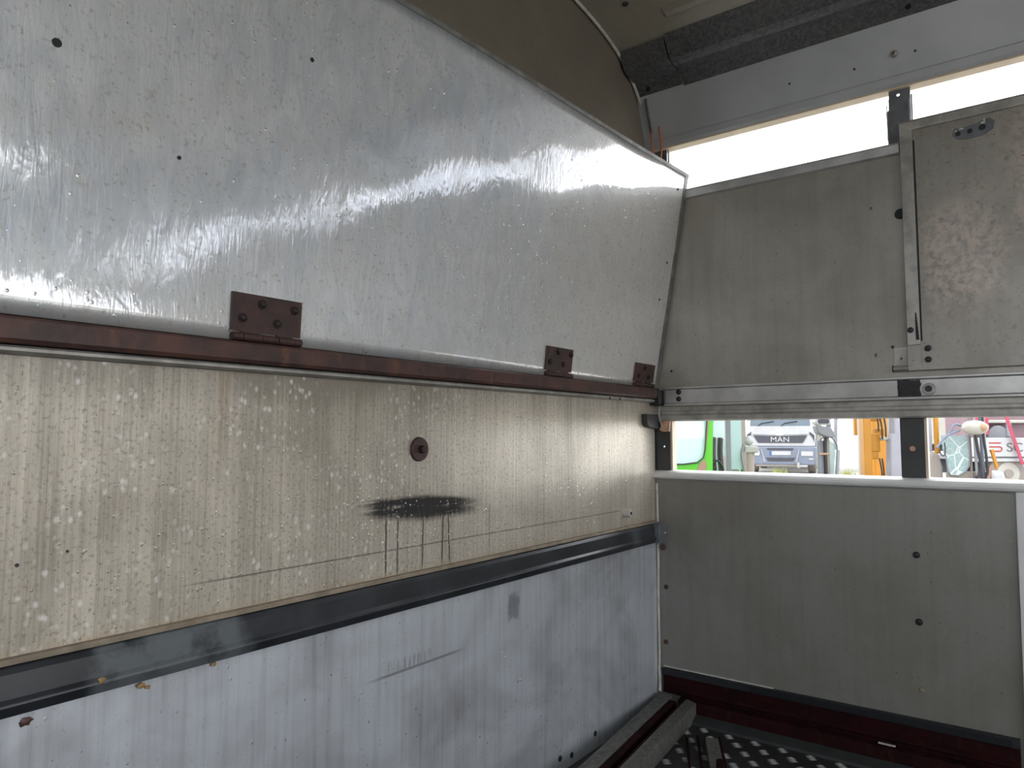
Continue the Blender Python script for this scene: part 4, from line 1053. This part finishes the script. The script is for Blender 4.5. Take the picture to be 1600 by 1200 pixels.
bm = bmesh.new(); bar(bm, (0.105, 0.06, 1.22), (0.135, 0.06, 1.75), 0.028, 0.03, (0, 1, 0)); H.part('stay', bm, 'ram_grey')
H.part('amber_band', B(-0.082, 0.026, -0.006, 0.0, 1.172, 1.192), 'lamp_amber', bevel=0.002)
bm = bmesh.new(); prism_dir(bm, [(-0.125, 1.455), (0.02, 1.445), (0.07, 1.36), (0.04, 1.335), (-0.03, 1.345), (-0.105, 1.38)], lambda u, w: (u, -0.06, w), (0, 0.10, 0)); mh = H.part('mirror_housing', bm, 'steel_grey', bevel=0.012)
bm = bmesh.new(); prism_dir(bm, rounded(-0.13, 0.02, 1.46, 1.53, 0.03), lambda u, w: (u, -0.07, w), (0, 0.10, 0)); m2 = H.part('mirror_head', bm, 'chrome', mh, 0.01)
bm = bmesh.new(); prism_dir(bm, rounded(-0.11, 0.0, 1.475, 1.515, 0.018), lambda u, w: (u, -0.075, w), (0, 0.01, 0)); H.part('mirror_glass', bm, 'grille', m2)
H.part('top_post', B(0.02, 0.06, 0.02, 0.06, 1.40, 2.0), 'steel_grey', bevel=0.006)
H.part('chassis', B(-0.62, 0.06, 0.0, 1.2, 0.35, 0.72), 'steel_grey', bevel=0.04)
for u in (-0.56, -0.04):
    for v in (0.30, 1.0): wheel(H, u, v, 0.33, 0.33, 0.18)

# ---- digger with cracked window
K = Local('cracked_window_digger', (3.927, -0.457), RZ, 'grey digger with a cracked teal window and oval lamp outside the right of the slot', 'digger')
K.k = 0.839
out = [(-0.105, 1.36), (0.125, 1.36), (0.135, 1.20), (0.125, 1.10), (0.09, 1.05), (0.03, 1.015), (-0.04, 1.02), (-0.06, 1.06), (-0.07, 1.17), (-0.095, 1.25)]
bm = bmesh.new(); prism_dir(bm, out, lambda u, w: (u, 0.02, w), (0, 0.008, 0)); K.part('cracked_pane', bm, 'cracked')
bm = bmesh.new(); tube(bm, [(u, 0.02, w) for u, w in out[1:]], 0.007, 6); K.part('window_seal', bm, 'steel_grey', smooth=True)
for u0, u1, v, m in ((0.145, 0.165, 0.03, 'dusty'), (0.172, 0.192, 0.0, 'ram_grey'), (0.200, 0.222, 0.05, 'steel_grey'), (0.235, 0.262, 0.02, 'blue_grey'), (0.266, 0.276, 0.0, 'cream_paint')):
    bm = bmesh.new(); cyl(bm, ((u0 + u1) / 2, v, 0.75), ((u0 + u1) / 2 - 0.02, v, 2.05), (u1 - u0) / 2, n=12); K.part('frame_tube', bm, m)
bm = bmesh.new(); tube(bm, smooth_path([(0.225, -0.03, 1.55), (0.22, -0.04, 1.35), (0.235, -0.04, 1.20), (0.245, -0.03, 1.02), (0.20, -0.02, 0.96)], 6), 0.011, 8); K.part('hose', bm, 'hose', smooth=True)
bm = bmesh.new(); tube(bm, smooth_path([(0.15, -0.03, 1.42), (0.165, -0.04, 1.25), (0.185, -0.04, 1.12), (0.18, -0.03, 1.03), (0.15, -0.02, 1.0)], 6), 0.013, 8); K.part('hose', bm, 'hose', smooth=True)
# oval lamp on bent arms
bm = bmesh.new(); bmesh.ops.create_uvsphere(bm, u_segments=24, v_segments=12, radius=1)
for v in bm.verts: v.co = Vector((0.097 + v.co.x * 0.115, -0.12 + v.co.y * 0.05, 1.425 + v.co.z * 0.062))
lp = K.part('oval_lamp', bm, 'lamp_clear', smooth=True)
bm = bmesh.new(); bmesh.ops.create_uvsphere(bm, u_segments=16, v_segments=10, radius=1)
for v in bm.verts: v.co = Vector((0.145 + v.co.x * 0.045, -0.142 + v.co.y * 0.04, 1.428 + v.co.z * 0.040))
K.part('amber_lens', bm, 'lamp_amber', lp, smooth=True)
for pts in ([(-0.02, -0.10, 1.40), (-0.07, -0.10, 1.385), (-0.14, -0.09, 1.34), (-0.21, -0.08, 1.25)], [(0.0, -0.10, 1.44), (-0.06, -0.10, 1.45), (-0.10, -0.09, 1.38), (-0.14, -0.08, 1.33)]):
    bm = bmesh.new(); tube(bm, smooth_path(pts, 6), 0.010, 8); K.part('lamp_arm', bm, 'blue_grey', smooth=True)
bm = bmesh.new(); tube(bm, smooth_path([(-0.16, -0.04, 1.24), (-0.15, -0.04, 1.20), (-0.125, -0.04, 1.185), (-0.112, -0.04, 1.22), (-0.115, -0.04, 1.30)], 6), 0.005, 8); K.part('cable_loop', bm, 'hose', smooth=True)
K.part('orange_stay', B(-0.103, -0.072, 0.10, 0.14, 1.20, 2.0), 'orange', bevel=0.008)
K.part('grey_stay', B(-0.158, -0.125, 0.12, 0.16, 0.90, 2.0), 'ram_grey', bevel=0.006)
bm = bmesh.new(); prism_dir(bm, [(-0.19, 0.80), (-0.08, 0.80), (-0.07, 1.08), (-0.10, 1.20), (-0.16, 1.23), (-0.19, 1.18)], lambda u, w: (u, 0.06, w), (0, 0.25, 0)); K.part('seat_back', bm, 'dusty', bevel=0.02)
K.part('cab_floor', B(-0.25, 0.65, 0.0, 1.3, 0.62, 0.80), 'steel_grey', bevel=0.02)
K.part('cab_roof', B(-0.25, 0.30, -0.02, 1.3, 2.0, 2.1), 'steel_grey', bevel=0.03)
K.part('lower_panel', B(-0.06, 0.30, 0.03, 0.06, 0.80, 1.05), 'dusty', bevel=0.01)
bm = bmesh.new(); bar(bm, (0.29, -0.03, 1.24), (0.33, -0.03, 1.08), 0.022, 0.02, (0, 1, 0)); K.part('yellow_lever', bm, 'orange')
bm = bmesh.new(); bar(bm, (0.245, -0.03, 0.98), (0.275, -0.03, 1.10), 0.028, 0.02, (0, 1, 0)); K.part('orange_lever', bm, 'copperish')
K.part('white_casing', B(0.27, 0.40, -0.04, 0.10, 0.85, 1.055), 'white_paint', bevel=0.03)
bm = bmesh.new(); prism_dir(bm, rounded(-0.6, 0.7, 0.0, 0.55, 0.26), lambda u, w: (u, 0.1, w), (0, 0.3, 0)); K.part('track', bm, 'tyre')
bm = bmesh.new(); prism_dir(bm, rounded(-0.6, 0.7, 0.0, 0.55, 0.26), lambda u, w: (u, 0.95, w), (0, 0.3, 0)); K.part('track', bm, 'tyre')
K.part('undercarriage', B(-0.3, 0.45, 0.35, 1.0, 0.30, 0.64), 'steel_grey', bevel=0.02)

# ---- flatbed truck with lettered side board
Q = Local('flatbed_truck', (19.099, -0.134), RZ, 'white-sided flatbed truck with red machinery and lettering at the right of the slot', 'truck')
bd = Q.part('side_board', B(-1.4, 4.0, 0.0, 0.06, 0.86, 1.32), 'white_paint', bevel=0.01)
Q.part('lower_rail', B(-1.4, 4.0, 0.02, 0.12, 0.74, 0.82), 'white_paint', bevel=0.01)
Q.part('deck', B(-1.4, 4.0, 0.06, 2.3, 0.80, 0.90), 'steel_grey')
text_mesh(Q, 'SC', 0.31, (0.12, -0.004, 0.985), 'letter_grey', 'side_lettering', bd, 0.004, 1.15)
# red mark: two bars joined by a bend at the right, like a squared 5
bm = bmesh.new()
for pts in ([(-0.50, 1.195), (-0.22, 1.195)], [(-0.50, 1.10), (-0.24, 1.10), (-0.20, 1.08), (-0.20, 1.02), (-0.24, 0.995), (-0.50, 0.995)]):
    tube(bm, [(u, -0.004, w) for u, w in pts], 0.016, 6)
Q.part('red_mark', bm, 'letter_red', bd)
wheel(Q, 0.0, 0.25, 0.45, 0.47, 0.30, 'v'); wheel(Q, 1.15, 0.25, 0.45, 0.47, 0.30, 'v')
Q.part('chassis', B(-1.3, 4.0, 0.7, 1.5, 0.45, 0.78), 'grille')
eng = Q.part('engine_block', B(-0.60, 0.9, 0.5, 1.6, 0.90, 2.2), 'dark_red', bevel=0.05)
bm = bmesh.new(); cyl(bm, (-0.05, 0.30, 1.36), (-0.05, 0.45, 1.36), 0.26, n=24); Q.part('drum', bm, 'steel_grey', eng, 0.02)
bm = bmesh.new(); cyl(bm, (0.20, 0.3, 1.35), (0.20, 0.3, 1.72), 0.06, n=14); Q.part('steel_pipe', bm, 'ram_grey', eng)
Q.part('top_plate', B(-0.3, 0.9, 0.3, 0.5, 1.68, 1.76), 'cream_paint', eng, 0.02)
Q.part('valve_block', B(-0.56, -0.26, 0.3, 0.5, 1.45, 1.85), 'pink_red', eng, 0.04)
bm = bmesh.new(); cyl(bm, (-0.45, 0.25, 1.40), (-0.45, 0.25, 1.62), 0.10, n=14); Q.part('valve_cap', bm, 'pink_red', eng)
bm = bmesh.new(); bar(bm, (-0.14, -0.08, 1.95), (0.24, -0.08, 0.66), 0.075, 0.02, (0, 1, 0)); Q.part('red_strap', bm, 'pink_red')
bm = bmesh.new(); cyl(bm, (0.24, -0.08, 0.68), (0.28, -0.08, 0.60), 0.05, n=10); Q.part('strap_hook', bm, 'ram_grey')

# ---- pale box trailer far behind the machines
V = Local('box_trailer', (29.0, 2.6), RZ, 'pale cream box trailer parked far behind the orange arm', 'trailer')
bx = V.part('box', B(-1.5, 7.5, 0.0, 2.4, 1.05, 3.6), 'cream_paint', bevel=0.05)
for k in range(10):
    V.part('side_post', B(-1.4 + k * 0.95, -1.32 + k * 0.95, -0.03, 0.0, 1.1, 3.55), 'white_paint', bx)
V.part('side_guard', B(0.6, 5.0, 0.05, 0.10, 0.45, 0.85), 'steel_grey')
V.part('chassis', B(-1.3, 7.3, 0.5, 1.9, 0.80, 1.06), 'grille')
for u in (-0.6, 5.6, 6.7): wheel(V, u, 0.2, 0.5, 0.5, 0.3, 'v')

# ================================================================== water drops on the sheets
def drops(name, n, pick, label, cat):
    vs, fs = [], []
    for _ in range(n):
        c, nrm, r = pick()
        if c is None: continue
        a = nrm.cross(Vector((0, 0, 1))).normalized(); b = a.cross(nrm).normalized()
        if b.z < 0: b = -b
        base = len(vs); st = random.uniform(1.0, 1.5); N = 7
        for rad, h in ((1.0, 0.0), (0.75, 0.42)):
            for k in range(N):
                t = 2 * math.pi * k / N
                vs.append(tuple(c + a * math.cos(t) * r * rad + b * math.sin(t) * r * rad * st + nrm * h * r))
        vs.append(tuple(c + nrm * r * 0.58))
        for k in range(N):
            j = (k + 1) % N
            fs.append((base + k, base + j, base + N + j, base + N + k)); fs.append((base + N + k, base + N + j, base + 2 * N))
    me = bpy.data.meshes.new(name); me.from_pydata(vs, [], fs); me.materials.append(MT['water'])
    for p in me.polygons: p.use_smooth = True
    o = bpy.data.objects.new(name, me); link(o); tag(o, label, cat, kind='stuff'); return o
Mw = Mat('water'); nn = Mw.noise(300, 1); Mw.set(color=(0.95, 0.97, 0.97), rough=nn.lerp(0.02, 0.06), trans=1.0, ior=1.33); MT['water'] = Mw.m
def size(): return 0.0009 + 0.0019 * random.random() ** 2.5
def clump(x, z, sc=5.0):
    return 0.5 + 0.25 * math.sin(x * sc * 2.1 + 1.3 * math.sin(z * sc * 1.7)) + 0.25 * math.sin(z * sc * 2.9 + x * sc * 0.9 + 2)
def pick_mid():
    x, z = random.uniform(-1.95, -0.05), random.uniform(0.68, 1.04)
    if random.random() > clump(x, z) * (1.1 if x < -1.1 else 0.5): return None, None, 0
    return Vector((x, -0.0001, z)), Vector((0, -1, 0)), size()
def pick_low():
    x, z = random.uniform(-1.9, -0.1), random.uniform(0.15, 0.60)
    if random.random() > clump(x, z, 4) * (1.0 if -1.1 < x < -0.3 else 0.6): return None, None, 0
    return Vector((x, -0.0001, z)), Vector((0, -1, 0)), size() * 0.85
def pick_flap():
    x, s = random.uniform(-1.95, -0.05), 0.012 + random.random() ** 1.6 * 0.65
    if random.random() > clump(x, s, 4): return None, None, 0
    return flap_pt(x, s, 0.0009), flap_n(x), size() * 0.9
def pick_side():
    y, z = random.gauss(-0.55, 0.12), random.gauss(1.55, 0.07)
    if not (-0.70 < y < -0.05 and 1.2 < z < 1.7): return None, None, 0
    return Vector((-0.0001, y, z)), Vector((-1, 0, 0)), size() * 0.75
drops('water_drops', 3200, pick_mid, 'water drops on the streaked sheet between the rails', 'water drops')
drops('water_drops', 1800, pick_low, 'water drops on the cool grey sheet under the black rail', 'water drops')
drops('water_drops', 2400, pick_flap, 'water drops on the leaning flap', 'water drops')
drops('water_drops', 260, pick_side, 'water drops on the side wall below the upper slot', 'water drops')
